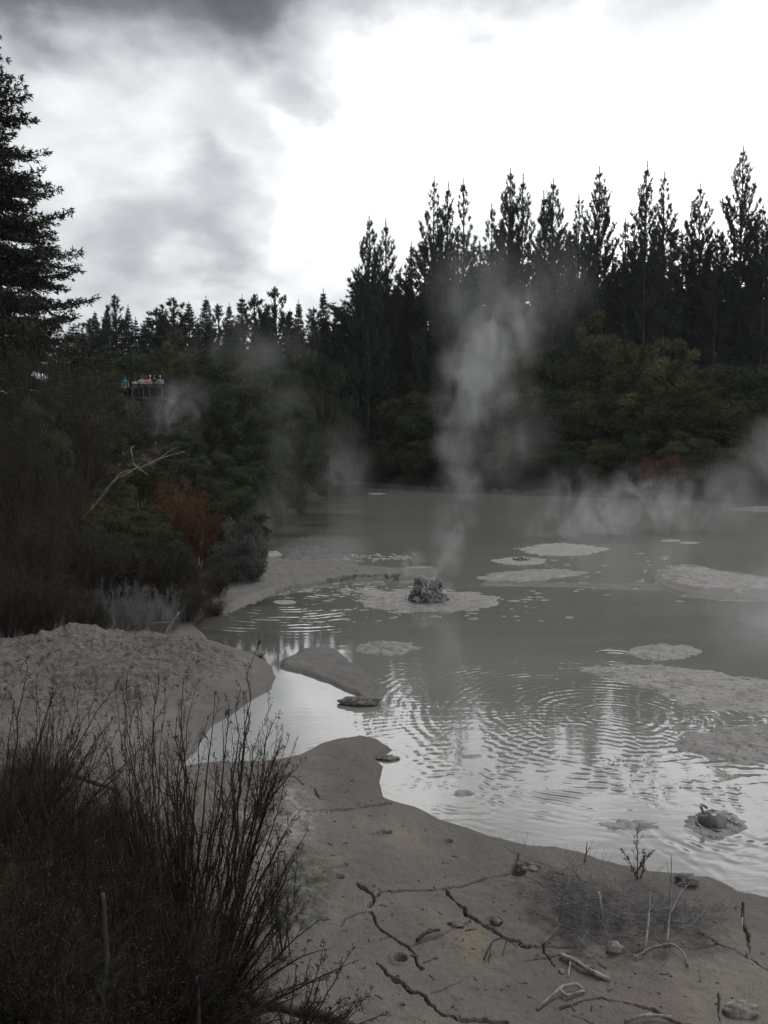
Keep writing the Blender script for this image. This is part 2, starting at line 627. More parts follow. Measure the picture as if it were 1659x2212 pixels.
# ripple centres: photo point, wavelength m, amplitude m, inner, outer radius m
RIPPLES = [(1235, 1640, 0.135, 0.0006, 0.0, 3.0), (1330, 1545, 0.175, 0.0010, 0.5, 5.4), (1120, 1900, 0.155, 0.0005, 2.0, 7.0), (1700, 1735, 0.24, 0.0022, 0.6, 2.6),
           (1330, 1415, 0.22, 0.0020, 0.0, 1.3), (628, 1300, 0.33, 0.0024, 0.4, 5.0), (1003, 1714, 0.16, 0.0010, 0.0, 0.9),
           (1545, 1780, 0.15, 0.0012, 0.3, 1.1)]


def water_mat():
    m, b = new_mat('muddy_water')
    pos = b.n('ShaderNodeNewGeometry').outputs['Position']
    sep = b.n('ShaderNodeSeparateXYZ', {0: pos})
    X, Y = sep.outputs[0], sep.outputs[1]
    flat = b.n('ShaderNodeCombineXYZ', {0: X, 1: Y, 2: 0.0}).outputs[0]
    wob = b.vm('SCALE', b.vm('SUBTRACT', b.noise(flat, 0.9, 3, 0.5, out='Color'), (0.5, 0.5, 0.5)), 0.34)
    wpos = b.vm('ADD', flat, wob)
    hsum = None
    env_sum = None
    brk = b.mr(b.noise(flat, 1.3, 3, 0.55), 0.40, 0.62, 0.0, 1.25)
    for dx, dy, lam, amp, r0, r1 in RIPPLES:
        c = at_z(dx, dy, 0)
        r = b.vm('DISTANCE', wpos, (c[0], c[1], 0.0), out=1)
        e = b.m('MULTIPLY', b.mr(r, r1, r1 * 0.45), b.mr(r, r0 * 0.6, r0 + 0.05) if r0 > 0 else 1.0)
        wv = b.m('SINE', b.m('MULTIPLY', r, 2 * pi / lam))
        hgt = b.m('MULTIPLY', b.m('MULTIPLY', wv, amp), b.m('MULTIPLY', e, brk))
        hsum = hgt if hsum is None else b.m('ADD', hsum, hgt)
        env_sum = e if env_sum is None else b.m('MAXIMUM', env_sum, e)
    # long low wind ripples, stretched across the view
    sq = b.n('ShaderNodeCombineXYZ', {0: b.m('MULTIPLY', X, 1.0), 1: b.m('MULTIPLY', Y, 3.2), 2: 0.0}).outputs[0]
    wind = b.noise(sq, 1.9, 2, 0.45, 0.5)
    calm_l = b.mr(X, -2.6, 1.2)                            # the channel at the left lies still
    near = b.mr(Y, 26, 14)
    wamp = b.m('MULTIPLY', b.m('MAXIMUM', b.m('MULTIPLY', calm_l, 0.0026), 0.0003), 1.0)
    hsum = b.m('ADD', hsum, b.m('MULTIPLY', wind, wamp))
    # choppy patch that catches the sky far left
    gc = at_z(690, 1185, 0)
    ge = b.mr(b.vm('DISTANCE', b.n('ShaderNodeCombineXYZ', {0: b.m('MULTIPLY', X, 1.6), 1: b.m('MULTIPLY', Y, 0.55), 2: 0.0}).outputs[0],
                   (gc[0] * 1.6, gc[1] * 0.55, 0.0), out=1), 5.5, 1.0)
    chop = b.noise(b.n('ShaderNodeCombineXYZ', {0: b.m('MULTIPLY', X, 1.6), 1: b.m('MULTIPLY', Y, 1.4), 2: 0.0}).outputs[0], 2.2, 3, 0.6)
    hsum = b.m('ADD', hsum, b.m('MULTIPLY', b.m('MULTIPLY', chop, ge), 0.10))
    # far mud surface: fine skin that dulls the mirror
    stillw = b.mr(b.m('ADD', X, b.m('MULTIPLY', Y, 0.05)), -0.2, 0.9)      # the pocket behind the island is glassy
    farw = b.m('MULTIPLY', b.mr(Y, 15, 30), b.m('MAXIMUM', stillw, b.mr(Y, 24, 30)))
    skin = b.noise(flat, 5.0, 3, 0.6)
    hsum = b.m('ADD', hsum, b.m('MULTIPLY', b.m('MULTIPLY', skin, farw), 0.012))
    bp = b.n('ShaderNodeBump', {'Height': hsum, 'Strength': 1.0, 'Distance': 1.0})
    # suspended mud: thick over the vents, clear along the left bank
    n1 = b.noise(flat, 0.16, 4, 0.55, 0.5)
    thick = b.mr(b.m('ADD', X, b.m('MULTIPLY', b.m('SUBTRACT', n1, 0.5), 4.0)), -4.6, 0.5)
    col = b.mix(thick, (0.055, 0.050, 0.043, 1), (0.228, 0.226, 0.207, 1))
    band = b.mr(b.noise(b.n('ShaderNodeCombineXYZ', {0: b.m('MULTIPLY', X, 0.25), 1: Y, 2: 0.0}).outputs[0], 0.35, 4, 0.55, 0.6), 0.42, 0.58)
    col = b.mix(b.m('MULTIPLY', band, 0.40), col, (0.175, 0.173, 0.158, 1))
    rgh = b.m('ADD', 0.035, b.m('MULTIPLY', farw, 0.10))
    bs = b.n('ShaderNodeBsdfPrincipled', {'Base Color': col, 'Roughness': rgh, 'IOR': 1.8, 'Normal': bp.outputs[0]})
    finish(b, bs)
    return m


def froth_mat():
    m, b = new_mat('spattered_mud')
    pos = b.n('ShaderNodeNewGeometry').outputs['Position']
    n = b.noise(pos, 3.0, 6, 0.7, 0.6)
    n2 = b.noise(pos, 8.5, 5, 0.72, 0.3)
    c = b.ramp(n, [(0.34, (0.155, 0.145, 0.137)), (0.48, (0.245, 0.231, 0.219)), (0.64, (0.33, 0.314, 0.30))])
    c = b.mix(b.mr(n2, 0.36, 0.47, 0.85, 0.0), c, (0.065, 0.060, 0.056, 1))
    oi = b.n('ShaderNodeObjectInfo')
    c = b.vm('SCALE', c, b.mr(oi.outputs['Random'], 0, 1, 0.85, 1.15, 'LINEAR'))
    bp = b.n('ShaderNodeBump', {'Height': b.m('ADD', b.m('MULTIPLY', n, 0.06), b.m('MULTIPLY', n2, 0.03)), 'Strength': 1.0, 'Distance': 1.0})
    bs = b.n('ShaderNodeBsdfPrincipled', {'Base Color': c, 'Roughness': 0.6, 'Normal': bp.outputs[0], 'Specular IOR Level': 0.5})
    finish(b, bs)
    return m


def wet_mud_mat():
    m, b = new_mat('wet_thrown_mud')
    pos = b.n('ShaderNodeTexCoord').outputs['Object']
    n = b.noise(pos, 9, 5, 0.65, 0.6)
    c = b.ramp(n, [(0.36, (0.085, 0.08, 0.075)), (0.47, (0.22, 0.21, 0.20)), (0.62, (0.42, 0.405, 0.39))])  # pale end of the ramp puts grey highlights into the colour
    bp = b.n('ShaderNodeBump', {'Height': b.m('MULTIPLY', n, 0.05), 'Strength': 0.8, 'Distance': 1.0})
    bs = b.n('ShaderNodeBsdfPrincipled', {'Base Color': c, 'Roughness': 0.28, 'Normal': bp.outputs[0]})
    finish(b, bs)
    return m


def leaf_mat(name, dark, light, third=None, rough=0.65):
    m, b = new_mat(name)
    t = attr(b, 'tint')
    oi = b.n('ShaderNodeObjectInfo')
    c = b.mix(t, dark + (1,), light + (1,))
    if third:
        pos = b.n('ShaderNodeTexCoord').outputs['Object']
        c = b.mix(b.mr(b.noise(pos, 0.55, 3, 0.6), 0.5, 0.68, 0, 0.75), c, third + (1,))
    c = b.vm('SCALE', c, b.mr(oi.outputs['Random'], 0, 1, 0.75, 1.25, 'LINEAR'))
    bs = b.n('ShaderNodeBsdfPrincipled', {'Base Color': c, 'Roughness': rough, 'Specular IOR Level': 0.25})
    finish(b, bs)
    return m


def bark_mat(name, c0, c1, scale=14.0):
    m, b = new_mat(name)
    pos = b.n('ShaderNodeTexCoord').outputs['Object']
    st = b.n('ShaderNodeMapping', {'Vector': pos, 'Scale': (1, 1, 0.3)}).outputs[0]
    n = b.noise(st, scale, 5, 0.65, 0.5)
    c = b.mix(b.mr(n, 0.32, 0.68), c0 + (1,), c1 + (1,))
    bp = b.n('ShaderNodeBump', {'Height': n, 'Strength': 0.6, 'Distance': 0.02})
    bs = b.n('ShaderNodeBsdfPrincipled', {'Base Color': c, 'Roughness': 0.85, 'Normal': bp.outputs[0], 'Specular IOR Level': 0.2})
    finish(b, bs)
    return m


def plain_mat(name, c, rough=0.7, var=0.25, scale=20):
    m, b = new_mat(name)
    pos = b.n('ShaderNodeTexCoord').outputs['Object']
    n = b.noise(pos, scale, 3, 0.6)
    cc = b.vm('SCALE', c, b.mr(n, 0.3, 0.7, 1 - var, 1 + var, 'LINEAR'))
    bs = b.n('ShaderNodeBsdfPrincipled', {'Base Color': cc, 'Roughness': rough})
    finish(b, bs)
    return m


M_GROUND = mud_ground_mat()
M_WATER = water_mat()
M_FROTH = froth_mat()
M_WETMUD = wet_mud_mat()
M_PINE = leaf_mat('pine_needles', (0.024, 0.036, 0.026), (0.062, 0.082, 0.054))
M_FIR = leaf_mat('fir_needles', (0.018, 0.025, 0.017), (0.050, 0.060, 0.038))
M_SHRUB_G = leaf_mat('dark_green_leaves', (0.030, 0.042, 0.023), (0.090, 0.108, 0.053), (0.084, 0.074, 0.038))
M_SHRUB_O = leaf_mat('olive_leaves', (0.050, 0.052, 0.023), (0.142, 0.134, 0.056), (0.105, 0.072, 0.038))
M_SHRUB_Y = leaf_mat('grey_green_leaves', (0.060, 0.066, 0.054), (0.165, 0.165, 0.135), (0.14, 0.12, 0.095))
M_RUST = leaf_mat('rust_dead_leaves', (0.080, 0.040, 0.020), (0.250, 0.112, 0.046), (0.110, 0.072, 0.040))
M_RUST_DARK = leaf_mat('dry_capsules', (0.022, 0.018, 0.014), (0.075, 0.055, 0.040))
M_PALE_LEAF = leaf_mat('bleached_dead_leaves', (0.10, 0.096, 0.088), (0.26, 0.25, 0.23))
M_BARK = bark_mat('dark_bark', (0.030, 0.026, 0.022), (0.085, 0.075, 0.065))
M_TWIG = bark_mat('brown_twigs', (0.026, 0.022, 0.019), (0.078, 0.066, 0.057), 6)
M_TWIG_RED = bark_mat('red_brown_twigs', (0.034, 0.024, 0.018), (0.092, 0.062, 0.044), 6)
M_TWIG_GREY = bark_mat('grey_twigs', (0.11, 0.105, 0.105), (0.29, 0.28, 0.28), 6)
M_DRIFT = bark_mat('bleached_wood', (0.15, 0.135, 0.12), (0.40, 0.37, 0.33), 10)


# ------------------------------------------------------------------ setting: ground and water
def build_ground():
    th_f = np.radians(np.arange(-33.0, 33.001, 0.065))
    th_c = np.radians(np.arange(37, 324, 4.0))
    th = np.concatenate([th_f, th_c])
    r = [0.25]
    while r[-1] < 4.8:
        r.append(r[-1] + 0.10)
    while r[-1] < 130:
        r.append(r[-1] + min(max(r[-1] ** 2 / (H * FPX) * (0.85 if r[-1] < 13 else 0.45 if 25 < r[-1] < 33 else 1.3), 0.008), 1.2))
    while r[-1] < 400:
        r.append(r[-1] * 1.12)
    r = np.array(r)
    R, T = np.meshgrid(r, th, indexing='ij')
    x = R * np.sin(T)
    y = R * np.cos(T)
    h, info = ground(x, y, True, True)
    nr, nt = R.shape
    v = np.stack([x.ravel(), y.ravel(), h], 1)
    v = np.concatenate([v, [[0, 0, h[:nt].mean()]]])
    i, j = np.meshgrid(np.arange(nr - 1), np.arange(nt), indexing='ij')
    j2 = (j + 1) % nt
    q = np.stack([i * nt + j, i * nt + j2, (i + 1) * nt + j2, (i + 1) * nt + j], -1).reshape(-1, 4)[:, ::-1]
    k = np.arange(nt)
    cap = np.stack([np.full(nt, nr * nt), (k + 1) % nt, k], 1)
    info['sd'] = np.where(info['isle'], info['sd'] * .15, info['sd'])
    at = {a: np.append(info[a], 0.0) for a in ('isle', 'sd', 'mound', 'heap', 'moss', 'veg', 'pile')}
    me = mesh_np('ground', v, [q, cap], M_GROUND, smooth=True, attrs=at)
    o = obj('ground', me)
    tag(o, kind='structure')
    return o


build_ground()

wv = np.array([[-40, 3, 0], [75, 3, 0], [75, 110, 0], [-40, 110, 0]], dtype=float)
water = obj('water', mesh_np('water', wv, np.array([[0, 1, 2, 3]]), M_WATER))
tag(water, kind='structure')


# ------------------------------------------------------------------ mud patches on the pool
def patch(poly_disp, hgt=0.035, rag=0.18, seed=0, z0=0.0):
    """low rough raft of spat mud lying on the water; poly in photo coordinates"""
    pts = W(poly_disp)
    c = pts.mean(0)
    # resample outline by angle
    n = 150
    rel = pts - c
    seglen = np.linalg.norm(np.roll(rel, -1, 0) - rel, axis=1)
    cum = np.concatenate([[0], np.cumsum(seglen)])
    tt = np.linspace(0, cum[-1], n, endpoint=False)
    closed = np.vstack([rel, rel[:1]])
    ox = np.interp(tt, cum, closed[:, 0])
    oy = np.interp(tt, cum, closed[:, 1])
    for _ in range(3):
        ox = (np.roll(ox, 1) + 2 * ox + np.roll(ox, -1)) / 4
        oy = (np.roll(oy, 1) + 2 * oy + np.roll(oy, -1)) / 4
    size = min(np.ptp(ox), np.ptp(oy))
    ring = np.linspace(0, 2 * pi, n, endpoint=False)
    rr = 1 + rag * fbm(np.cos(ring) * 3 + seed, np.sin(ring) * 3, 3, seed + 3) + rag * 0.35 * fbm(np.cos(ring) * 11 + seed, np.sin(ring) * 11, 3, seed + 4)
    ox *= rr
    oy *= rr
    m = int(np.clip(size / 0.045, 14, 46))
    fr = np.linspace(0, 1, m + 1)[1:] ** 0.85
    x = (fr[:, None] * ox[None]).ravel()
    y = (fr[:, None] * oy[None]).ravel()
    f = np.repeat(fr, n)
    gx, gy = x + c[0], y + c[1]
    dist = np.hypot(c[0], c[1])
    k = 1.0 / (0.10 + 0.010 * dist)
    lump = fbm(gx * k, gy * k, 4, seed + 9)
    lump2 = fbm(gx * k * 3.3, gy * k * 3.3, 3, seed + 19)
    z = z0 + hgt * (0.62 * (1 - f ** 4) + 0.55 * lump * (1 - .3 * f) + .30 * lump2 - 0.42 * f ** 3)
    z = np.where(f > 0.999, z0 - 0.03, z)
    v = np.stack([x, y, z], 1)
    v = np.concatenate([[[0, 0, z0 + hgt * .6]], v])
    i, j = np.meshgrid(np.arange(m - 0 - 1), np.arange(n), indexing='ij')
    j2 = (j + 1) % n
    q = np.stack([1 + i * n + j, 1 + (i + 1) * n + j, 1 + (i + 1) * n + j2, 1 + i * n + j2], -1).reshape(-1, 4)
    k2 = np.arange(n)
    tri = np.stack([np.zeros(n, int), 1 + k2, 1 + (k2 + 1) % n], 1)
    me = mesh_np('mud_patch', v, [tri, q], M_FROTH, smooth=True)
    o = obj('mud_patch', me)
    o.location = (c[0], c[1], 0)
    return o


def ell(cx, cy_, hw, hh):
    return [(cx + hw * cos(t), cy_ - hh * sin(t)) for t in np.linspace(0, 2 * pi, 28, endpoint=False)]


PG = 'rafts of spattered mud on the pool'
PATCHES = [
    (ell(927, 1299, 174, 29), .06, .06, 'broad round mud splash ring spread around the erupting mud spout'),
    (ell(617, 1301, 31, 5.5), .03, .10, 'small pale oval mud raft alone on the dark water near the left bank'),
    (ell(582, 1197, 30, 8), .04, .18, 'pale ragged mud raft beside the grey drooping bush at the left shore'),
    (ell(838, 1400, 74, 17), .05, .22, 'oval mud raft just beyond the mud island with the loose slab'),
    (ell(1125, 1212, 66, 10), .05, .08, 'neat oval mud raft with a tiny dark splash on top'),
    (ell(1212, 1187, 108, 15), .06, .22, 'long mud raft under the steam in the middle of the pool'),
    ([(1000, 1248), (1060, 1238), (1120, 1232), (1150, 1226), (1220, 1228), (1292, 1236), (1250, 1246), (1190, 1253), (1130, 1258), (1060, 1255)],
     .06, .2, 'ragged forked mud raft lying against the thin mud bar'),
    (ell(1449, 1168, 26, 3.6), .03, .15, 'thin pale mud raft far out, left one of a close pair'),
    (ell(1489, 1172.5, 28, 2.6), .03, .15, 'thin pale mud raft far out, right one of a close pair'),
    (ell(1432, 1409, 92, 20), .06, .10, 'smooth edged oval mud raft beyond the great pitted raft'),
    ([(1215, 1442), (1270, 1427), (1400, 1427), (1530, 1442), (1659, 1465), (1780, 1490), (1780, 1552), (1659, 1546), (1560, 1542), (1480, 1530),
      (1400, 1492), (1300, 1468)], .06, .08, 'great pitted mud raft, the largest one on the pool'),
    ([(1437, 1608), (1480, 1582), (1560, 1564), (1659, 1556), (1800, 1562), (1800, 1650), (1659, 1662), (1580, 1657), (1510, 1646), (1462, 1630)],
     .06, .08, 'wide pitted mud raft running out of the right edge near the ripples'),
    (ell(1545, 1779, 80, 34), .075, .16, 'ragged brown mud raft around the small bursting bubble'),
    (ell(1003, 1714, 25, 9), .012, .3, 'small dark low mud raft in the bright near water'),
    (ell(1020, 1634, 24, 5), .012, .3, 'faint double spot of mud in the ripples before the mud point'),
    (ell(1353, 1782, 78, 14), .016, .45, 'thin brown mud film left of the bursting bubble'),
    (ell(814, 1066.5, 22, 1.7), .04, .2, 'sliver of pale mud far out below the bleached shrubs'),
    (ell(575, 1110, 20, 2.2), .03, .2, 'sliver of pale mud far out beside the overhanging bush'),
    ([(555, 1240.5), (640, 1239), (690, 1236), (728, 1233), (722, 1239), (690, 1242), (640, 1242)], .03, .10, 'white streak of froth along the curved mud spit'),
    ([(1412, 1238), (1445, 1223), (1505, 1224), (1600, 1240), (1690, 1257), (1700, 1284), (1600, 1288), (1500, 1280), (1440, 1266)], .10, .12,
     'pale crusted mud raft heaped on the mud bar at the right edge'),
    (ell(905, 1228, 36, 4.5), .06, .2, 'little mud raft directly behind the erupting spout'),
    (ell(1040, 1066, 30, 1.6), .04, .2, 'pale streak of mud under the far bank by the steam column'),
    (ell(1165, 1291, 12, 1.8), .03, .2, 'tiny foam dab right of the splash ring'),
    (ell(1230, 1334, 10, 2.2), .03, .2, 'tiny foam dab alone in the open middle water'),
]
for i_, (pl_, hg_, rg_, lb_) in enumerate(PATCHES):
    spit = 0.10 if 'spit' in lb_ else 0.05 if 'heaped' in lb_ else 0.0
    o_ = patch(pl_, hg_, rg_, i_ * 7 + 1, spit)
    tag(o_, lb_, 'mud raft', PG)


def blob_mesh(name, c, rad, seed, amp=0.25, freq=2.0, sub=4, mat=None, squash=(1, 1, 1), flat_base=None):
    import bmesh
    bm = bmesh.new()
    bmesh.ops.create_icosphere(bm, subdivisions=sub, radius=1.0)
    co = np.array([v.co[:] for v in bm.verts])
    n = fbm(co[:, 0] * freq + seed, co[:, 1] * freq + co[:, 2] * freq * 1.3, 4, seed)
    n2 = np.abs(fbm(co[:, 0] * freq * 2.2 - co[:, 2] * 3, co[:, 1] * freq * 2.2 + seed, 3, seed + 5))
    co = co * (1 + amp * n + amp * 0.6 * n2)[:, None] * np.array(squash) * rad
    if flat_base is not None:
        co[:, 2] = np.maximum(co[:, 2], flat_base)
    co = co + np.array(c)
    for v, p in zip(bm.verts, co):
        v.co = p
    me = bpy.data.meshes.new(name)
    for f in bm.faces:
        f.smooth = True
    bm.to_mesh(me)
    bm.free()
    if mat:
        me.materials.append(mat)
    return me


# foam flecks, plus pale flecks standing in for sky glints; too many to count
def flecks():
    vs, fs = [], []
    spots = []
    for _ in range(150):
        a = rng.normal(800, 45)
        spots.append((a, rng.normal(1280, 9)))
    for _ in range(70):
        spots.append((rng.uniform(640, 1180), rng.uniform(1288, 1345)))
    for _ in range(60):  # this strip imitates sparkles of reflected sky with pale flecks
        spots.append((rng.uniform(740, 900), rng.uniform(1196, 1212)))
    for _ in range(50):
        spots.append((rng.uniform(1150, 1500), rng.uniform(1190, 1300)))
    for dx, dy in spots:
        p = at_z(dx, dy)
        r = abs(rng.normal(0.05, 0.035)) + 0.015
        k = 7
        b0 = len(vs)
        vs.append((p[0], p[1], 0.02))
        for t in range(k):
            q = r * rng.uniform(0.6, 1.3)
            vs.append((p[0] + 1.8 * q * cos(2 * pi * t / k), p[1] + q * sin(2 * pi * t / k), -0.004))
        for t in range(k):
            fs.append((b0, b0 + 1 + t, b0 + 1 + (t + 1) % k))
    o = obj('foam_and_glint_flecks', mesh_np('foam_and_glint_flecks', vs, np.array(fs), M_FROTH))
    tag(o, 'scattered pale foam flecks and modelled sky glints on the mud pool', 'foam', kind='stuff')


flecks()


# ------------------------------------------------------------------ segments and leaves
def seg_mesh(segs, sides=4):
    """segs: (n,8) p0 p1 r0 r1 -> verts, quads"""
    S = np.asarray(segs, dtype=float)
    p0, p1, r0, r1 = S[:, :3], S[:, 3:6], S[:, 6], S[:, 7]
    d = p1 - p0
    L = np.linalg.norm(d, axis=1, keepdims=True) + 1e-9
    d = d / L
    ref = np.where(np.abs(d[:, 2:3]) > 0.9, np.array([[1.0, 0, 0]]), np.array([[0, 0, 1.0]]))
    u = np.cross(d, ref)
    u /= np.linalg.norm(u, axis=1, keepdims=True) + 1e-9
    w = np.cross(d, u)
    n = len(S)
    vs = np.zeros((n, 2, sides, 3))
    for k in range(sides):
        a = 2 * pi * k / sides
        off = u * cos(a) + w * sin(a)
        vs[:, 0, k] = p0 + off * r0[:, None]
        vs[:, 1, k] = p1 + off * r1[:, None]
    base = (np.arange(n) * 2 * sides)[:, None]
    k = np.arange(sides)[None]
    q = np.stack([base + k, base + (k + 1) % sides, base + sides + (k + 1) % sides, base + sides + k], -1).reshape(-1, 4)
    return vs.reshape(-1, 3), q


def leaves(p, d, L, wd, tint):
    """triangular leaves: base points, directions, lengths, widths"""
    n = len(p)
    d = d / (np.linalg.norm(d, axis=1, keepdims=True) + 1e-9)
    rnd = rng.normal(size=(n, 3))
    s = np.cross(d, rnd)
    s /= np.linalg.norm(s, axis=1, keepdims=True) + 1e-9
    L = np.broadcast_to(np.asarray(L, float), (n,))[:, None]
    wd = np.broadcast_to(np.asarray(wd, float), (n,))[:, None]
    a = p - s * wd * .5 + d * L * .25
    b_ = p + s * wd * .5 + d * L * .25
    t = p + d * L
    base = p
    v = np.stack([base, b_, t, a], 1).reshape(-1, 3)
    f = np.arange(n * 4).reshape(-1, 4)
    return v, f, np.repeat(np.broadcast_to(np.asarray(tint, float), (n,)), 4)


def branch_segs(p, d, length, r, level, P, out, tips):
    """grow one crooked branch; P: dict(level -> (n_seg, wobble, up, n_child, spread, child_len, child_from))"""
    n, wob, up, nch, spread, clen, cfrom = P[level]
    d = np.array(d, float)
    d /= np.linalg.norm(d)
    p = np.array(p, float)
    step = length / n
    pts = [p.copy()]
    dirs = [d.copy()]
    for i in range(n):
        d = d + np.array([random.gauss(0, wob), random.gauss(0, wob), random.gauss(0, wob) + up])
        d /= np.linalg.norm(d)
        r1 = max(r * (1 - 0.75 * (i + 1) / n), 0.0012)
        r0 = max(r * (1 - 0.75 * i / n), 0.0012)
        q = p + d * step
        out.append((*p, *q, r0, r1))
        p = q
        pts.append(p.copy())
        dirs.append(d.copy())
    if level + 1 in P:
        for c in range(nch):
            t = random.uniform(cfrom, 0.98) * n
            i = min(int(t), n - 1)
            bp = pts[i] + (pts[i + 1] - pts[i]) * (t - i)
            a = random.uniform(0, 2 * pi)
            dd = dirs[i]
            o = np.cross(dd, [cos(a), sin(a), 0.3])
            o /= np.linalg.norm(o) + 1e-9
            cd = dd * cos(spread) + o * sin(spread)
            rr = max(r * (1 - 0.75 * t / n) * 0.6, 0.0012)
            branch_segs(bp, cd, length * clen * random.uniform(0.6, 1.2) * (1 - 0.35 * t / n), rr, level + 1, P, out, tips)
    else:
        tips.append((p.copy(), d.copy()))
        if n > 1:
            tips.append((pts[n // 2].copy(), dirs[n // 2].copy()))


def tube(pts, radii, sides=7):
    """one continuous closed tube through points"""
    pts = np.asarray(pts, float)
    n = len(pts)
    tang = np.gradient(pts, axis=0)
    tang /= np.linalg.norm(tang, axis=1, keepdims=True) + 1e-9
    ref = np.array([0, 0, 1.0]) if abs(tang[0, 2]) < .85 else np.array([1.0, 0, 0])
    u = np.cross(tang[0], ref)
    vs = []
    for i in range(n):
        u = u - tang[i] * (u @ tang[i])
        u /= np.linalg.norm(u) + 1e-9
        w = np.cross(tang[i], u)
        for k in range(sides):
            a = 2 * pi * k / sides
            vs.append(pts[i] + radii[i] * (u * cos(a) + w * sin(a)) * (1 + .12 * sin(3 * a + i)))
    i, k = np.meshgrid(np.arange(n - 1), np.arange(sides), indexing='ij')
    q = np.stack([i * sides + k, i * sides + (k + 1) % sides, (i + 1) * sides + (k + 1) % sides, (i + 1) * sides + k], -1).reshape(-1, 4)
    caps = np.stack([np.arange(sides)[::-1], (n - 1) * sides + np.arange(sides)])
    return np.array(vs), q, caps


def segs_to_obj(name, segs, mat, sides=4, parent=None):
    v, q = seg_mesh(segs, sides)
    return obj(name, mesh_np(name, v, q, mat, smooth=True), parent)


# ------------------------------------------------------------------ conifers
def make_pine(seed, hgt=30.0, w=2.6, dense=1.0):
    """plantation pine with upswept candle-like shoots; built at real size, base at origin"""
    random.seed(seed)
    root = empty('pine_tree')
    segs = []
    P_, D_, T_, N_ = [], [], [], []
    n = 14
    px = np.cumsum(np.array([[random.gauss(0, .05), random.gauss(0, .05)] for _ in range(n + 1)]), 0)
    for i in range(n):
        z0, z1 = hgt * i / n, hgt * (i + 1) / n
        segs.append((px[i, 0], px[i, 1], z0, px[i + 1, 0], px[i + 1, 1], z1, 0.30 * (1 - i / n) + .03, 0.30 * (1 - (i + 1) / n) + .03))
    z = hgt * 0.08
    bs = []
    while z < hgt * 0.955:
        t = z / hgt
        prof = min(1.0, (1 - t) * 3.3 + 0.02) * (0.90 + 0.60 * (1 - t))
        ts = min(1.0, .38 + (1 - t) * 3.2)
        k = random.randint(3, 6)
        a0 = random.uniform(0, 6.28)
        for b_ in range(k):
            if random.random() > dense and t < .8:
                continue
            a = a0 + b_ * 6.283 / k + random.gauss(0, .25)
            L = w * prof * random.uniform(0.55, 1.25)
            el = radians(18 + 45 * max(0, t - .35) / .65) + random.gauss(0, .12)
            i = min(int(t * n), n - 1)
            p = np.array([px[i, 0], px[i, 1], z])
            d = np.array([cos(a) * cos(el), sin(a) * cos(el), sin(el)])
            m = max(2, int(L / 0.55))
            r = 0.02 + 0.018 * L
            for s in range(m):
                q = p + d * L / m
                bs.append((*p, *q, r * (1 - s / m) + .01, r * (1 - (s + 1) / m) + .01))
                p = q
                d = d + np.array([0, 0, 0.16 + .05 * random.random()])
                d /= np.linalg.norm(d)
                if s >= m * 0.25:
                    nf = random.randint(3, 5) if t < .72 else random.randint(2, 3)
                    for f in range(nf):
                        aa = random.uniform(0, 6.28)
                        fd = d * 0.6 + np.array([cos(aa) * .6, sin(aa) * .6, 0.75])
                        fd /= np.linalg.norm(fd)
                        fl = random.uniform(0.35, 0.85) * ts
                        tn = random.uniform(0.1, 0.9)
                        for g in range(3):
                            P_.append(p + fd * fl * g / 3)
                            D_.append(fd)
                            T_.append(tn)
                            N_.append(ts)
        z += random.uniform(0.55, 1.0) * (0.7 + 0.5 * (1 - t)) * (1.0 if t < .7 else 1.25)
    for g in range(14):                                  # leading candle
        P_.append(np.array([px[-1, 0], px[-1, 1], hgt - 1.7 + g * 0.12]))
        D_.append(np.array([0.01, 0, 2.0]))
        T_.append(.4)
        N_.append(.42)
    P_, D_, T_ = np.array(P_), np.array(D_), np.array(T_)
    rep = 8
    NS = np.repeat(np.array(N_), rep)
    p = np.repeat(P_, rep, 0) + rng.normal(0, .05, (len(P_) * rep, 3))
    d = np.repeat(D_, rep, 0) + rng.normal(0, .50, (len(P_) * rep, 3))
    v, f, t = leaves(p, d, rng.uniform(.22, .46, len(p)) * NS, .075 * (.4 + .6 * NS), np.clip(np.repeat(T_, rep) + rng.normal(0, .15, len(p)), 0, 1))
    obj('trunk', mesh_np('trunk', *seg_mesh(segs, 6), M_BARK), root)
    v2, q2 = seg_mesh(bs, 3)
    me = mesh_np('crown', np.concatenate([v, v2]), [f, q2 + len(v)], M_PINE, tint=np.concatenate([t, np.full(len(v2), .15)]))
    obj('crown', me, root)
    return root


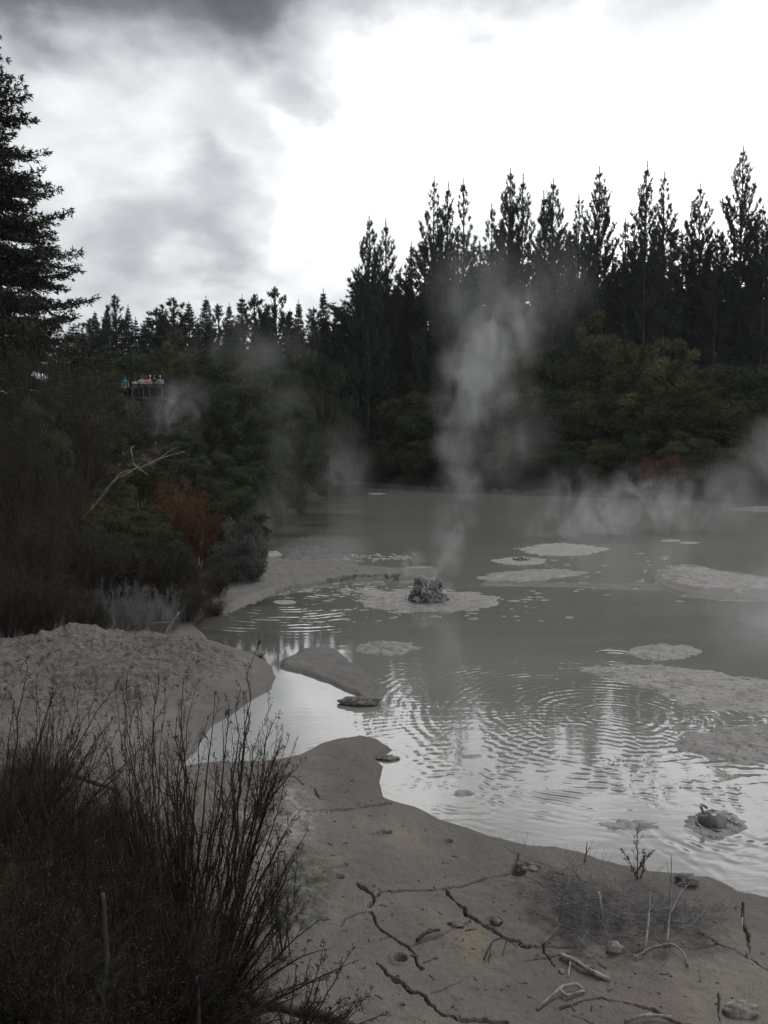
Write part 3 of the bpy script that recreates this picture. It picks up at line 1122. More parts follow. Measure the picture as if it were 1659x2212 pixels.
def make_fir(seed, hgt, w, droop, needle, mat, name='conifer_tree', step=0.45, twigs=7, start=0.12, rep=6, pw=1.0):
    """conical conifer with layered flat boughs"""
    random.seed(seed)
    root = empty(name)
    segs, bs = [], []
    n = 10
    for i in range(n):
        segs.append((0, 0, hgt * i / n, 0, 0, hgt * (i + 1) / n, hgt * .012 * (1 - i / n) + .015, hgt * .012 * (1 - (i + 1) / n) + .015))
    P_, D_, T_, N_ = [], [], [], []
    z = hgt * start
    while z < hgt * 0.965:
        t = z / hgt
        prof = (1 - t) ** pw
        nsc = .30 + .70 * min(1.0, prof * 2.6)
        k = random.randint(4, 6)
        a0 = random.uniform(0, 6.28)
        for b_ in range(k):
            a = a0 + b_ * 6.283 / k + random.gauss(0, .25)
            L = w * prof * random.uniform(0.6, 1.15)
            el = radians(-8 - droop * 10 + 50 * max(0, t - .6) / .4) + random.gauss(0, .1)
            p = np.array([0, 0, z])
            d = np.array([cos(a) * cos(el), sin(a) * cos(el), sin(el)])
            m = max(3, int(L / (needle * 1.7)))
            tn = random.uniform(0.1, .9)
            r = 0.012 + 0.012 * L
            for s in range(m):
                q = p + d * L / m
                bs.append((*p, *q, r * (1 - s / m) + .006, r * (1 - (s + 1) / m) + .006))
                p = q
                d = d + np.array([0, 0, 0.05 * (1 + droop) * (s / m) + random.gauss(0, .03)])
                d /= np.linalg.norm(d)
                side = np.cross(d, [0, 0, 1.0])
                side /= np.linalg.norm(side)
                fr = (s + 1) / m
                if fr < .18:
                    continue
                tl = L * 0.45 * (1.15 - fr) + needle * .45 * nsc
                for sg in (-1, 1):
                    td = d * .7 + side * sg * .8 + np.array([0, 0, random.gauss(-.05, .18)])
                    td /= np.linalg.norm(td)
                    c = max(2, int(tl / (needle * 0.8)))
                    for g in range(c):
                        P_.append(p + td * tl * g / c + np.array([0, 0, random.gauss(0, .03)]))
                        D_.append(td)
                        T_.append(tn)
                        N_.append(nsc)
        z += step * random.uniform(.7, 1.3) * (0.6 + 0.6 * (1 - t))
    for g in range(16):
        P_.append(np.array([0, 0, hgt - .1 - g * hgt * .005]))
        D_.append(np.array([0, 0, 1.6]))
        T_.append(.4)
        N_.append(.28 + .01 * g)
    P_, D_, T_ = np.array(P_), np.array(D_), np.array(T_)
    NS = np.repeat(np.array(N_), rep)
    p = np.repeat(P_, rep, 0)
    p = p + rng.normal(0, needle * .22, p.shape) * NS[:, None]
    d = np.repeat(D_, rep, 0) + rng.normal(0, .55, p.shape)
    v, f, tt = leaves(p, d, needle * NS * rng.uniform(.6, 1.2, len(p)), needle * .30 * NS, np.clip(np.repeat(T_, rep) + rng.normal(0, .15, len(p)), 0, 1))
    obj('trunk', mesh_np('trunk', *seg_mesh(segs, 6), M_BARK), root)
    v2, q2 = seg_mesh(bs, 3)
    me = mesh_np('crown', np.concatenate([v, v2]), [f, q2 + len(v)], mat, tint=np.concatenate([tt, np.full(len(v2), .1)]))
    obj('crown', me, root)
    return root


ORD = ['first', 'second', 'third', 'fourth', 'fifth', 'sixth', 'seventh', 'eighth', 'ninth', 'tenth', 'eleventh', 'twelfth', 'thirteenth',
       'fourteenth', 'fifteenth', 'sixteenth', 'seventeenth', 'eighteenth', 'nineteenth', 'twentieth', 'twenty-first', 'twenty-second',
       'twenty-third', 'twenty-fourth', 'twenty-fifth', 'twenty-sixth', 'twenty-seventh', 'twenty-eighth']


class Bank:
    """hands out prototypes first, then copies"""
    def __init__(s, protos, tall=None):
        s.n = len(protos)
        s.ratio = [1.0] * s.n + [r for p, r in (tall or {}).values()]
        s.alt = {k: s.n + i for i, k in enumerate(tall or {})}
        protos = protos + [p for p, r in (tall or {}).values()]
        s.p = protos
        s.used = [False] * len(protos)

    def get(s, k):
        if not s.used[k]:
            s.used[k] = True
            return s.p[k]
        return copy_tree(s.p[k])

    def sweep(s):
        for k, u in enumerate(s.used):
            if not u:
                for c in list(s.p[k].children):
                    bpy.data.objects.remove(c)
                bpy.data.objects.remove(s.p[k])


PINES = [(795, 462), (838, 470), (888, 522), (937, 380), (968, 388), (1003, 385), (1060, 440), (1100, 362), (1133, 373), (1180, 412), (1196, 385),
         (1250, 420), (1296, 357), (1350, 470), (1385, 420), (1398, 345), (1437, 370), (1515, 395), (1548, 520), (1600, 315), (1652, 440)]
pine_bank = Bank([make_pine(11, 30, 2.7), make_pine(12, 30, 2.3, .92), make_pine(13, 30, 3.0), make_pine(14, 30, 2.5, .8), make_pine(15, 30, 3.3)])
pick = [2, 1, 3, 0, 1, 3, 3, 2, 1, 1, 2, 0, 2, 3, 3, 1, 0, 2, 3, 4, 2]
for i_, (dx_, dy_) in enumerate(PINES):
    yy = 113 + (i_ * 37 % 5) * 1.2
    top = at_y(dx_, dy_, yy)
    o_ = pine_bank.get(pick[i_])
    g = gz(top[0], yy)
    s_ = (top[2] - g + .2) / 30
    o_.location = (top[0], yy, g - .2)
    o_.scale = (1.0, 1.0, s_)
    o_.rotation_euler = (0, 0, i_ * 1.7)
    extra = {0: 'leaning edge pine at the left end of the tall row', 19: 'broadest and tallest pine near the right end of the row',
             20: 'pine cut by the right edge, last of the tall row'}.get(i_)
    tag(o_, extra or ('tall dark pine on the right skyline, %s from the left of its row' % ORD[i_]), 'pine tree', 'tall pines on the skyline')
BACK = [(770, 600), (815, 560), (868, 590), (912, 510), (985, 490), (1035, 520), (1085, 480), (1160, 500), (1222, 500), (1273, 520), (1322, 540),
        (1372, 520), (1420, 510), (1470, 500), (1500, 520), (1560, 500), (1630, 480), (1690, 450)]
for i_, (dx_, dy_) in enumerate(BACK):
    yy = 119 + (i_ * 29 % 7)
    top = at_y(dx_, dy_, yy)
    o_ = pine_bank.get([0, 2, 1, 4, 3][i_ % 5])
    g = gz(top[0], yy)
    o_.location = (top[0], yy, g - .2)
    o_.scale = (1.7, 1.7, (top[2] - g + .2) / 30)
    o_.rotation_euler = (0, 0, i_ * 2.3 + 1)
    tag(o_, 'shorter pine behind the tall pines, %s from the left' % ORD[i_], 'pine tree', 'pines behind the tall row')
for i_ in range(13):
    dx_, dy_ = 780 + i_ * 76, 590 + (i_ * 47 % 5) * 12
    yy = 130 + (i_ * 13 % 4)
    top = at_y(dx_, dy_, yy)
    o_ = pine_bank.get([4, 2, 0][i_ % 3])
    g = gz(top[0], yy)
    o_.location = (top[0], yy, g - .2)
    o_.scale = (2.6, 2.6, (top[2] - g + .2) / 30)
    o_.rotation_euler = (0, 0, i_ * 1.9 + .4)
    tag(o_, 'low broad pine deep in the dark wood on the right, %s from the left' % ORD[i_], 'pine tree', 'pines deep in the wood')
pine_bank.sweep()

CONIFERS = [(182, 690, 1), (208, 668, 2), (232, 664, 0), (258, 632, 1), (282, 650, 1), (318, 690, 0), (340, 662, 1), (364, 668, 2), (383, 632, 0), (404, 638, 0),
            (446, 630, 0), (471, 655, 1), (497, 655, 0), (525, 625, 0), (545, 622, 1), (575, 650, 2), (599, 605, 0), (622, 668, 1), (649, 645, 0), (676, 660, 2),
            (700, 610, 0), (726, 655, 2), (748, 680, 0)]
con_bank = Bank([make_fir(21, 15, 3.0, .3, .36, M_PINE, step=.46, rep=5, pw=.95), make_fir(22, 15, 2.4, .2, .34, M_PINE, step=.55, rep=4, pw=1.0),
                 make_fir(23, 15, 3.0, .3, .38, M_PINE, step=.55, rep=4, pw=.8), make_fir(24, 15, 2.7, .1, .36, M_PINE, step=.50, rep=5, pw=.9),
                 make_pine(25, 15, 2.1), make_pine(26, 15, 1.7, .85)])
for i_, (dx_, dy_, k_) in enumerate(CONIFERS):
    yy = 116 + (i_ * 31 % 7) * 1.3
    dx_, dy_ = dx_ + random.uniform(-7, 7), dy_ + random.uniform(-4, 14)
    top = at_y(dx_, dy_, yy)
    o_ = con_bank.get([4, 3, k_, 5, k_, 2, 4, k_][i_ % 8])
    g = gz(top[0], yy)
    o_.location = (top[0], yy, g - .2)
    sc = max(0.5, (top[2] - g + .2) / 15)
    o_.scale = (random.uniform(1.05, 1.75),) * 2 + (sc,)
    o_.rotation_euler = (0, 0, i_ * 1.3)
    tag(o_, 'small dark conifer on the low left skyline, %s from the left of that line' % ORD[i_],
        'conifer', 'small conifers on the left skyline')
for i_ in range(20):                                      # lower trees closing the gaps
    dx_, dy_ = 165 + i_ * 32 + random.uniform(-8, 8), 688 + random.uniform(-14, 14)
    yy = 124 + random.uniform(-3, 3)
    top = at_y(dx_, dy_, yy)
    o_ = con_bank.get([2, 0, 3, 2, 1][i_ % 5])
    g = gz(top[0], yy)
    o_.location = (top[0], yy, g - .2)
    o_.scale = (1.5, 1.5, max(.5, (top[2] - g + .2) / 15))
    o_.rotation_euler = (0, 0, i_ * 2.1)
    tag(o_, 'lower conifer closing the gaps of the left skyline, %s from the left' % ORD[i_], 'conifer', 'low conifers filling the left skyline')
con_bank.sweep()

# large fir at the left edge
fy = 46.0
ft = at_y(-66, -20, fy)
fg = gz(ft[0], fy)
fir = make_fir(31, ft[2] - fg, 7.6, .35, .27, M_FIR, 'fir_tree', step=.40, start=.04, rep=9, pw=.80)
fir.location = (ft[0], fy, fg)
fir.rotation_euler = (0, 0, 0.9)
tag(fir, 'large dark fir with layered boughs, cut off by the left edge', 'fir tree')


# ------------------------------------------------------------------ shrubs
def make_shrub(seed, n_clump, n_spray, leaf, mat, bark, name='shrub', flat=0.55, rep=6, hang=0.0, hollow=0.35, tall=1.0):
    """unit shrub: crown roughly 2 wide (radius 1), 1 high; scaled when placed"""
    random.seed(seed)
    r_ = np.random.default_rng(seed)
    root = empty(name)
    segs = []
    cl = []
    for i in range(n_clump):
        a = r_.uniform(0, 2 * pi)
        q = sqrt(r_.uniform(0, 1)) * 0.98
        top = sqrt(max(0.04, 1 - (q / 1.06) ** 2))
        zz = r_.uniform(0.15, 1.0) ** 0.7 * (0.14 + 0.76 * top) * r_.uniform(.72, 1.16)
        zz *= tall
        cl.append((q * cos(a), q * sin(a), zz, r_.uniform(.09, .27), r_.uniform(.0, 1.0)))
    nb = 4
    for k in range(nb):                                   # stems up from the base
        a = k * 1.6 + r_.uniform(0, 1)
        p = np.array([0.06 * cos(a), 0.06 * sin(a), 0.0])
        e = np.array([0.30 * cos(a), 0.30 * sin(a), 0.42 * tall])
        segs.append((*p, *e, .028, .018))
        for c in cl[k::nb]:
            segs.append((*e, *(np.array(c[:3]) * [0.95, .95, .95]), .012, .004))
    for cx, cy_, cz, rad, tn in cl:                       # bare twigs poking out of the foliage
        for _ in range(3):
            e = np.array([cx, cy_, cz]) + r_.normal(0, 1, 3) * rad * .8 + np.array([cx * .2, cy_ * .2, rad * .7])
            segs.append((cx, cy_, cz, *e, .004, .0018))
    P_, D_, T_ = [], [], []
    for cx, cy_, cz, rad, tn in cl:
        u = r_.normal(size=(n_spray, 3))
        u /= np.linalg.norm(u, axis=1, keepdims=True)
        u[:, 2] = np.abs(u[:, 2]) * np.where(r_.random(n_spray) < 0.2, -1, 1)
        k = (r_.uniform(hollow, 1.05, n_spray) + np.where(r_.random(n_spray) < .12, r_.uniform(0, .6, n_spray), 0))[:, None]
        p = np.array([cx, cy_, cz]) + u * k * rad * np.array([1.15, 1.15, flat])
        out = np.array([cx * .5, cy_ * .5, .45 - hang])
        d = u * 0.7 + out + r_.normal(0, .35, (n_spray, 3))
        P_.append(p)
        D_.append(d)
        T_.append(np.clip(tn + r_.normal(0, .12, n_spray), 0, 1))
    P_, D_, T_ = np.concatenate(P_), np.concatenate(D_), np.concatenate(T_)
    D_ /= np.linalg.norm(D_, axis=1, keepdims=True)
    st = leaf * r_.uniform(0.2, 1.6, (len(P_), rep))
    p = (P_[:, None] + D_[:, None] * st[:, :, None]).reshape(-1, 3)
    d = np.repeat(D_, rep, 0) + r_.normal(0, .55, (len(p), 3))
    v, f, t = leaves(p, d, leaf * r_.uniform(.6, 1.3, len(p)), leaf * .28, np.clip(np.repeat(T_, rep) + r_.normal(0, .12, len(p)), 0, 1))
    obj('stems', mesh_np('stems', *seg_mesh(segs, 5), bark), root)
    obj('crown', mesh_np('crown', v, f, mat, tint=t), root)
    return root


def make_twig_shrub(seed, n_stem, mat, name='bare_shrub', sides=3, leafy=0.0, leaf_m=None, spread=.55, kids=(9, 8), tall=1.0):
    """unit bare bush about 1 high and 2 wide: many crooked stems and fine twigs"""
    random.seed(seed)
    root = empty(name)
    P = {0: (5, .13, .03, kids[0], .55, .55, .2), 1: (4, .16, .04, kids[1], .6, .55, .15), 2: (3, .2, .02, 0, 0, 0, 0)}
    segs, tips = [], []
    for k in range(n_stem):
        a = random.uniform(0, 2 * pi)
        q = random.uniform(0, .5)
        t = random.uniform(0.1, 1.0) * spread / tall ** .6
        branch_segs((q * cos(a), q * sin(a), 0), (cos(a) * sin(t) * 1.1, sin(a) * sin(t) * 1.1, cos(t)), random.uniform(.50, .95) * tall, .010, 0, P, segs, tips)
    S = np.array(segs)
    S[:, 6:] = np.clip(S[:, 6:], .0020, None)
    segs_to_obj('branches', S, mat, sides, root)
    if leafy > 0:
        tp = np.array([t[0] for t in tips])
        td = np.array([t[1] for t in tips])
        n = int(len(tp) * leafy)
        ii = rng.integers(0, len(tp), n)
        v, f, t = leaves(tp[ii] + rng.normal(0, .02, (n, 3)), td[ii] + rng.normal(0, .6, (n, 3)), rng.uniform(.02, .05, n), .010, rng.uniform(0, 1, n))
        obj('dead_leaves', mesh_np('dead_leaves', v, f, leaf_m, tint=t), root)
    return root


def behind_shore(dx, sd_want):
    """distance ahead at which the bank is sd_want metres behind the waterline, along a photo column"""
    lo, hi = 70.0, 130.0
    d = ray(dx, 455 / K)
    for yy in np.arange(70, 130, .5):
        q = land_sd(np.array([d[0] * yy]), np.array([float(yy)]))[2][0]
        if q >= sd_want:
            return float(yy)
    return 100.0


far_bank = Bank([make_shrub(41, 46, 70, .075, M_SHRUB_G, M_BARK), make_shrub(42, 40, 80, .080, M_SHRUB_O, M_BARK), make_shrub(43, 52, 60, .075, M_SHRUB_G, M_BARK, flat=.4),
                 make_shrub(44, 44, 70, .075, M_SHRUB_O, M_BARK, flat=.4), make_shrub(45, 30, 60, .08, M_RUST, M_BARK), make_shrub(46, 40, 60, .075, M_PALE_LEAF, M_DRIFT)],
                {0: (make_shrub(141, 80, 62, .085, M_SHRUB_G, M_BARK, tall=2.2, flat=.40), 2.2), 1: (make_shrub(142, 76, 62, .085, M_SHRUB_O, M_BARK, tall=2.2, flat=.36), 2.2),
                 2: (make_shrub(143, 90, 56, .085, M_SHRUB_G, M_BARK, tall=2.2, flat=.30), 2.2), 3: (make_shrub(144, 84, 58, .085, M_SHRUB_O, M_BARK, tall=2.2, flat=.28), 2.2)})
HUE = {0: 'dark green', 1: 'olive', 2: 'dark green layered', 3: 'olive layered', 4: 'rusty dead', 5: 'bleached grey'}


def place(bank, k, dx, top_dy, hw, yy, label, group, cat='shrub', sink=.15):
    """a shrub with its top at a photo point, hw half width there, yy metres ahead"""
    top = at_y(dx, top_dy, yy)
    g = gz(top[0], yy)
    h = max(top[2] - g + sink, 0.6)
    wdt = hw * K / FPX * yy
    if k in bank.alt and h / wdt > 1.45:
        k = bank.alt[k]
    o = bank.get(k)
    h = h / bank.ratio[k]
    o.location = (top[0], yy, g - sink)
    o.scale = (wdt, wdt * .9, h)
    o.rotation_euler = (0, 0, random.uniform(0, 6.28))
    tag(o, label, cat, group)
    return o


random.seed(99)
# far bank: three rows of kanuka
rows = [
    ('at the far waterline', 2.6, [(655, 985, 5), (705, 985, 5), (752, 940, 4), (790, 975, 5), (845, 960, 0), (872, 985, 4), (925, 945, 2), (985, 930, 0), (1045, 940, 2),
                                     (1110, 935, 1), (1175, 930, 2), (1240, 950, 0), (1300, 945, 1), (1365, 940, 2), (1430, 985, 4), (1475, 950, 3), (1540, 945, 0),
                                     (1600, 960, 3), (1655, 945, 1)], 52),
    ('halfway up the far bank', 7.0, [(690, 870, 0), (745, 850, 2), (805, 860, 0), (870, 850, 1), (935, 835, 2), (1000, 850, 0), (1065, 850, 2), (1130, 840, 3), (1195, 835, 0),
                                        (1260, 840, 1), (1330, 845, 2), (1395, 830, 3), (1460, 850, 0), (1525, 850, 3), (1590, 860, 1), (1650, 850, 2)], 66),
    ('along the top of the far bank', 13.0, [(690, 775, 2), (745, 745, 0), (790, 735, 3), (835, 698, 1), (890, 722, 1), (950, 765, 2), (1010, 760, 0), (1075, 765, 2), (1140, 760, 3),
                                        (1205, 745, 0), (1285, 712, 3), (1345, 728, 1), (1400, 745, 1), (1465, 765, 3), (1530, 800, 2), (1590, 790, 0), (1650, 780, 2)], 68),
]
for nm, yy, lst, hw in rows:
    for i_, (dx_, dy_, k_) in enumerate(lst):
        place(far_bank, k_, dx_, dy_ + random.uniform(-8, 8) - (16 if 'top' in nm else 6), hw * random.uniform(.9, 1.2), behind_shore(dx_, yy * random.uniform(.85, 1.15)),
              '%s shrub %s, %s from the left' % (HUE[k_], nm, ORD[i_]), 'shrubs on the far bank')
# behind the lookout, under the small conifers
lst = [(150, 735, 0), (205, 745, 2), (262, 752, 0), (318, 742, 2), (372, 735, 3), (430, 745, 0), (488, 740, 2), (548, 735, 0), (605, 745, 2), (655, 745, 0), (700, 750, 2)]
for i_, (dx_, dy_, k_) in enumerate(lst):
    place(far_bank, k_, dx_, dy_ + random.uniform(-8, 8), 60, 96 + random.uniform(-3, 3),
          '%s shrub under the small conifers, %s from the left in that row' % (HUE[k_], ORD[i_]), 'shrubs under the small conifers')
far_bank.sweep()

# left bank
B_G, B_O, B_Y, B_R, B_T, B_W, B_RT = range(7)
left_bank = Bank([
    make_shrub(51, 70, 190, .042, M_SHRUB_G, M_BARK), make_shrub(52, 60, 180, .042, M_SHRUB_O, M_TWIG), make_shrub(53, 60, 190, .045, M_SHRUB_Y, M_TWIG_GREY, hang=1.0),
    make_twig_shrub(54, 60, M_TWIG_RED, leafy=2.2, leaf_m=M_RUST, spread=.8), make_twig_shrub(55, 70, M_TWIG, leafy=.35, leaf_m=M_SHRUB_O), make_twig_shrub(56, 52, M_TWIG_GREY, spread=1.1, leafy=.4, leaf_m=M_PALE_LEAF),
    make_twig_shrub(57, 64, M_TWIG_RED, leafy=.5, leaf_m=M_RUST_DARK)],
    {0: (make_shrub(151, 130, 150, .046, M_SHRUB_G, M_BARK, tall=2.3, flat=.45), 2.3), 1: (make_shrub(152, 110, 140, .046, M_SHRUB_O, M_TWIG, tall=2.3, flat=.45), 2.3),
     4: (make_twig_shrub(155, 70, M_TWIG, leafy=.4, leaf_m=M_SHRUB_O, tall=2.1), 2.1), 6: (make_twig_shrub(157, 64, M_TWIG_RED, leafy=.5, leaf_m=M_RUST_DARK, tall=2.1), 2.1)})
LB = [
    (520, 735, 92, 70, B_G, 'tall dark green bush left of the dark gap, topmost on the left bank'),
    (600, 748, 80, 73, B_G, 'tall dark green bush leaning over the water, farthest out'),
    (645, 832, 58, 67, B_G, 'dark bush at the water edge behind the overhanging one'),
    (465, 800, 80, 52, B_G, 'dark green bush just right of the lookout'),
    (560, 850, 78, 50, B_G, 'dense dark bush overhanging the pool, its foot at the shore'),
    (612, 940, 42, 53, B_G, 'low dark bush at the tip of the left bank by the far water'),
    (232, 880, 72, 42, B_O, 'olive bush below and left of the lookout'),
    (316, 853, 66, 56, B_Y, 'grey green bush directly under the lookout railing'),
    (288, 850, 44, 61, B_G, 'small dark bush under the left end of the lookout railing'),
    (345, 852, 46, 61, B_G, 'small dark bush under the right end of the lookout railing'),
    (262, 835, 26, 64, B_O, 'small olive bush hiding the visitor in teal at the lookout'),
    (395, 905, 62, 48, B_G, 'dark bush below right of the lookout beside the steam puff'),
    (205, 950, 74, 34, B_O, 'olive bush with yellow tinge left of the dead white branch'),
    (305, 965, 82, 37, B_O, 'olive bush behind the dead white branch'),
    (405, 965, 80, 40, B_G, 'dark green bush right of the dead white branch'),
    (490, 950, 70, 43, B_G, 'dark green bush halfway along the left bank, near the shore'),
    (550, 985, 52, 44, B_G, 'dark green bush hanging over the far water, low on the left bank'),
    (130, 775, 84, 37, B_T, 'bare brown bush at the foot of the large fir'),
    (40, 735, 92, 27, B_T, 'tall bare bush at the left edge in front of the fir'),
    (85, 815, 82, 25, B_G, 'dark green bush in front of the fir, near the left edge'),
    (165, 850, 72, 28, B_T, 'bare brown bush between the fir and the olive bushes'),
    (20, 890, 84, 21, B_T, 'bare brown bush at the left edge above the russet thicket'),
    (380, 1045, 82, 31, B_R, 'rusty olive bush under the arching dead branch'),
    (295, 1085, 84, 27, B_G, 'dark bush in the hollow below the dead branch'),
    (425, 1092, 70, 28, B_R, 'bright rust red dead bush near the left shore'),
    (510, 1030, 74, 34, B_G, 'dark green bush above the grey drooping ones at the left shore'),
    (522, 1105, 56, 28, B_Y, 'grey green drooping bush at the shore, nearest the water'),
    (505, 1160, 66, 25.5, B_Y, 'grey drooping bush by the curved mud spit'),
    (455, 1215, 70, 22.8, B_T, 'bare dark bush at the root of the mud spit'),
    (365, 1175, 84, 22.5, B_T, 'bare brown bush below the rust red one'),
    (255, 1165, 92, 21.5, B_T, 'bare brown bush in the middle of the left thicket'),
    (150, 1130, 92, 20.5, B_T, 'bare dark bush left of the middle of the thicket'),
    (60, 1090, 92, 18.5, B_RT, 'reddish bare bush at the left edge, halfway down'),
    (112, 1000, 92, 22.5, B_RT, 'reddish bare bush above the halfway thicket at the left'),
    (205, 1050, 80, 26, B_O, 'olive bush left below the dead white branch'),
    (340, 1120, 74, 25, B_G, 'dark bush left of the rust red one'),
    (215, 1115, 70, 23.5, B_G, 'dark bush behind the bare thicket at the left'),
    (20, 985, 80, 24, B_G, 'dark bush at the left edge behind the reddish thicket'),
    (330, 1272, 62, 18.2, B_W, 'tangle of pale grey dead twigs behind the mud mound'),
    (258, 1262, 56, 18.4, B_W, 'smaller tangle of grey dead twigs, left of the pale one'),
    (180, 1285, 66, 17.8, B_T, 'low bare bush right behind the crest of the mud mound'),
    (92, 1250, 76, 17.2, B_T, 'bare dark bush behind the left part of the mud mound'),
    (15, 1225, 66, 16.6, B_T, 'bare dark bush at the left edge behind the mud mound'),
    (412, 1262, 52, 19.5, B_T, 'low bare bush at the dark inlet behind the mud mound'),
    (462, 1310, 34, 20.5, B_RT, 'little reddish bush at the dark water behind the mound'),
]
for dx_, dy_, hw, yy, k_, lb_ in LB:
    place(left_bank, k_, dx_, dy_, hw * (1.05 if k_ in (B_T, B_W, B_RT) else 1.0), yy, lb_, 'bushes on the left bank', 'bush')


# ------------------------------------------------------------------ near foreground bare shrubs
def bare_shrub(base, stems, seed, mat, label, r0=0.011, kids=(9, 6), buds=True, sub=.34):
    """stems: list of (tip xyz, n_mid) – each a long wand from the base to a tip, with side twigs"""
    random.seed(seed)
    root = empty('bare_shrub', tuple(base), label, 'bare shrub', 'bare shrubs in the foreground')
    P = {1: (6, .10, .05, kids[1], .5, .45, .15), 2: (3, .12, .03, 0, 0, 0, 0)}
    thick, thin, tips = [], [], []
    for tip in stems:
        v = np.array(tip) - np.array(base)
        L = np.linalg.norm(v)
        n = 12
        p = np.zeros(3) + np.array([random.gauss(0, .05), random.gauss(0, .05), -.05])
        ctrl = v * 0.45 + np.array([random.gauss(0, .06), random.gauss(0, .06), random.uniform(-.02, .14) * L])
        prev = p
        for i in range(1, n + 1):
            t = i / n
            q = p * (1 - t) ** 2 + 2 * ctrl * t * (1 - t) + v * t * t + np.array([random.gauss(0, .006) * L] * 1 + [random.gauss(0, .006) * L, 0])
            ra = r0 * (1 - .9 * (i - 1) / n) + .0012
            rb = r0 * (1 - .9 * i / n) + .0012
            thick.append((*prev, *q, ra, rb))
            d = (q - prev) / (np.linalg.norm(q - prev) + 1e-9)
            if t > .2:
                for c in range(max(1, kids[0] // 5) if random.random() < .9 else 0):
                    a = random.uniform(0, 6.28)
                    o = np.cross(d, [cos(a), sin(a), .2])
                    o /= np.linalg.norm(o) + 1e-9
                    sp = random.uniform(.35, .75)
                    branch_segs(q, d * cos(sp) + o * sin(sp) + np.array([0, 0, .15]), L * sub * random.uniform(.5, 1.1) * (1.15 - t), min(rb * .62, .0035), 1, P, thin, tips)
            prev = q
    segs_to_obj('stems', thick, mat, 6, root)
    T = np.array(thin)
    segs_to_obj('twigs', T, mat, 3, root)
    if buds:
        tp = np.array([t[0] for t in tips])
        td = np.array([t[1] for t in tips])
        n = int(len(tp) * .9)
        ii = rng.integers(0, len(tp), n)
        vv, f, tt = leaves(tp[ii] + rng.normal(0, .008, (n, 3)), td[ii] + rng.normal(0, .7, (n, 3)), rng.uniform(.008, .022, n), .008, rng.uniform(0, .5, n))
        obj('seed_capsules', mesh_np('seed_capsules', vv, f, M_RUST_DARK, tint=tt), root)
    return root


M_NEAR = bark_mat('dark_near_twigs', (0.018, 0.014, 0.012), (0.058, 0.046, 0.039), 9)
M_NEAR2 = bark_mat('grey_near_twigs', (0.038, 0.034, 0.031), (0.10, 0.092, 0.085), 9)


def shrub_at(bx, by, yy, tips, seed, mat, label, **kw):
    b0 = at_y(bx, by, yy)
    b0[2] = gz(b0[0], yy)
    st = []
    rr = random.Random(seed)
    full = list(tips)
    for _ in range(int(len(tips) * 1.4)):
        a, c, t = rr.choice(tips), rr.choice(tips), rr.random()
        full.append((a[0] + (c[0] - a[0]) * t + rr.gauss(0, 18), a[1] + (c[1] - a[1]) * t + rr.uniform(0, 130), a[2] + rr.gauss(0, .2)))
    for tx, ty, dy_ in full:
        st.append(at_y(tx, ty, yy + dy_))
    return bare_shrub(b0, st, seed, mat, label, **kw)


shrub_at(405, 2030, 5.6, [(395, 1470, .5), (440, 1560, .2), (330, 1560, .3), (270, 1600, .1), (500, 1520, .3), (360, 1640, -.3), (470, 1650, -.3), (415, 1730, -.5),
                          (300, 1720, -.4), (560, 1700, 0), (520, 1620, -.2), (385, 1540, .4)], 61, M_NEAR,
         'tall upright bare shrub with many wands before the mud mound')
shrub_at(470, 1990, 5.9, [(548, 1400, .6), (585, 1560, .2), (600, 1660, 0), (560, 1580, -.2), (520, 1490, .4), (640, 1760, .1), (480, 1560, .2)], 62, M_NEAR,
         'slender bare shrub leaning right with the tallest thin wand')
shrub_at(430, 2090, 5.0, [(610, 1830, .1), (660, 1800, .3), (580, 1890, -.1), (640, 1950, .1), (700, 2050, .2), (560, 1760, 0), (760, 2080, .2), (520, 1840, -.2)], 63, M_NEAR,
         'low bare shrub spreading to the right over the grey mud')
shrub_at(-20, 1760, 6.6, [(240, 1490, .4), (200, 1530, .2), (330, 1590, .4), (290, 1640, .1), (120, 1480, .5), (60, 1440, .3), (160, 1600, 0), (240, 1700, -.1), (10, 1500, 0)],
         64, M_NEAR, 'bare shrub arching in from the left edge across the mound')
shrub_at(150, 1900, 6.0, [(60, 1600, .2), (130, 1620, .3), (200, 1650, .2), (250, 1720, 0), (20, 1700, 0), (180, 1740, -.2), (90, 1730, -.1), (300, 1800, .2)], 65, M_NEAR,
         'bushy bare shrub below the one arching in from the left')
shrub_at(260, 2080, 5.0, [(180, 1780, 0), (240, 1760, .2), (300, 1790, .1), (340, 1840, 0), (140, 1850, -.1), (210, 1880, -.3), (280, 1900, -.2), (380, 1820, .2)], 66, M_NEAR,
         'dense bare shrub in the dark bottom left thicket, middle one')
shrub_at(60, 2120, 4.6, [(0, 1820, 0), (50, 1850, .1), (110, 1840, .2), (150, 1930, 0), (20, 1950, -.2), (-30, 1800, 0), (90, 1990, -.3), (190, 1900, .2)], 67, M_NEAR,
         'dense bare shrub filling the bottom left corner')
shrub_at(370, 2180, 4.5, [(480, 1960, 0), (420, 1950, .1), (340, 1950, 0), (540, 2010, .1), (600, 2080, .2), (290, 2010, -.1), (450, 2050, -.2), (660, 2120, .1), (560, 2130, 0)], 68, M_NEAR,
         'low bare shrub at the bottom edge left of the cracked mud')
shrub_at(620, 2230, 4.9, [(760, 2050, .2), (700, 2040, .1), (800, 2140, .3), (640, 2080, .1), (560, 2100, -.1), (740, 2150, .1), (830, 2190, .2)], 69, M_NEAR2,
         'thin bare shrub at the bottom edge reaching onto the cracked mud', r0=.007)
shrub_at(600, 2000, 6.2, [(605, 1790, .1), (585, 1840, 0), (640, 1850, .1), (560, 1870, 0)], 70, M_NEAR2, 'wispy little bare shrub beside the lichen patch', r0=.005)
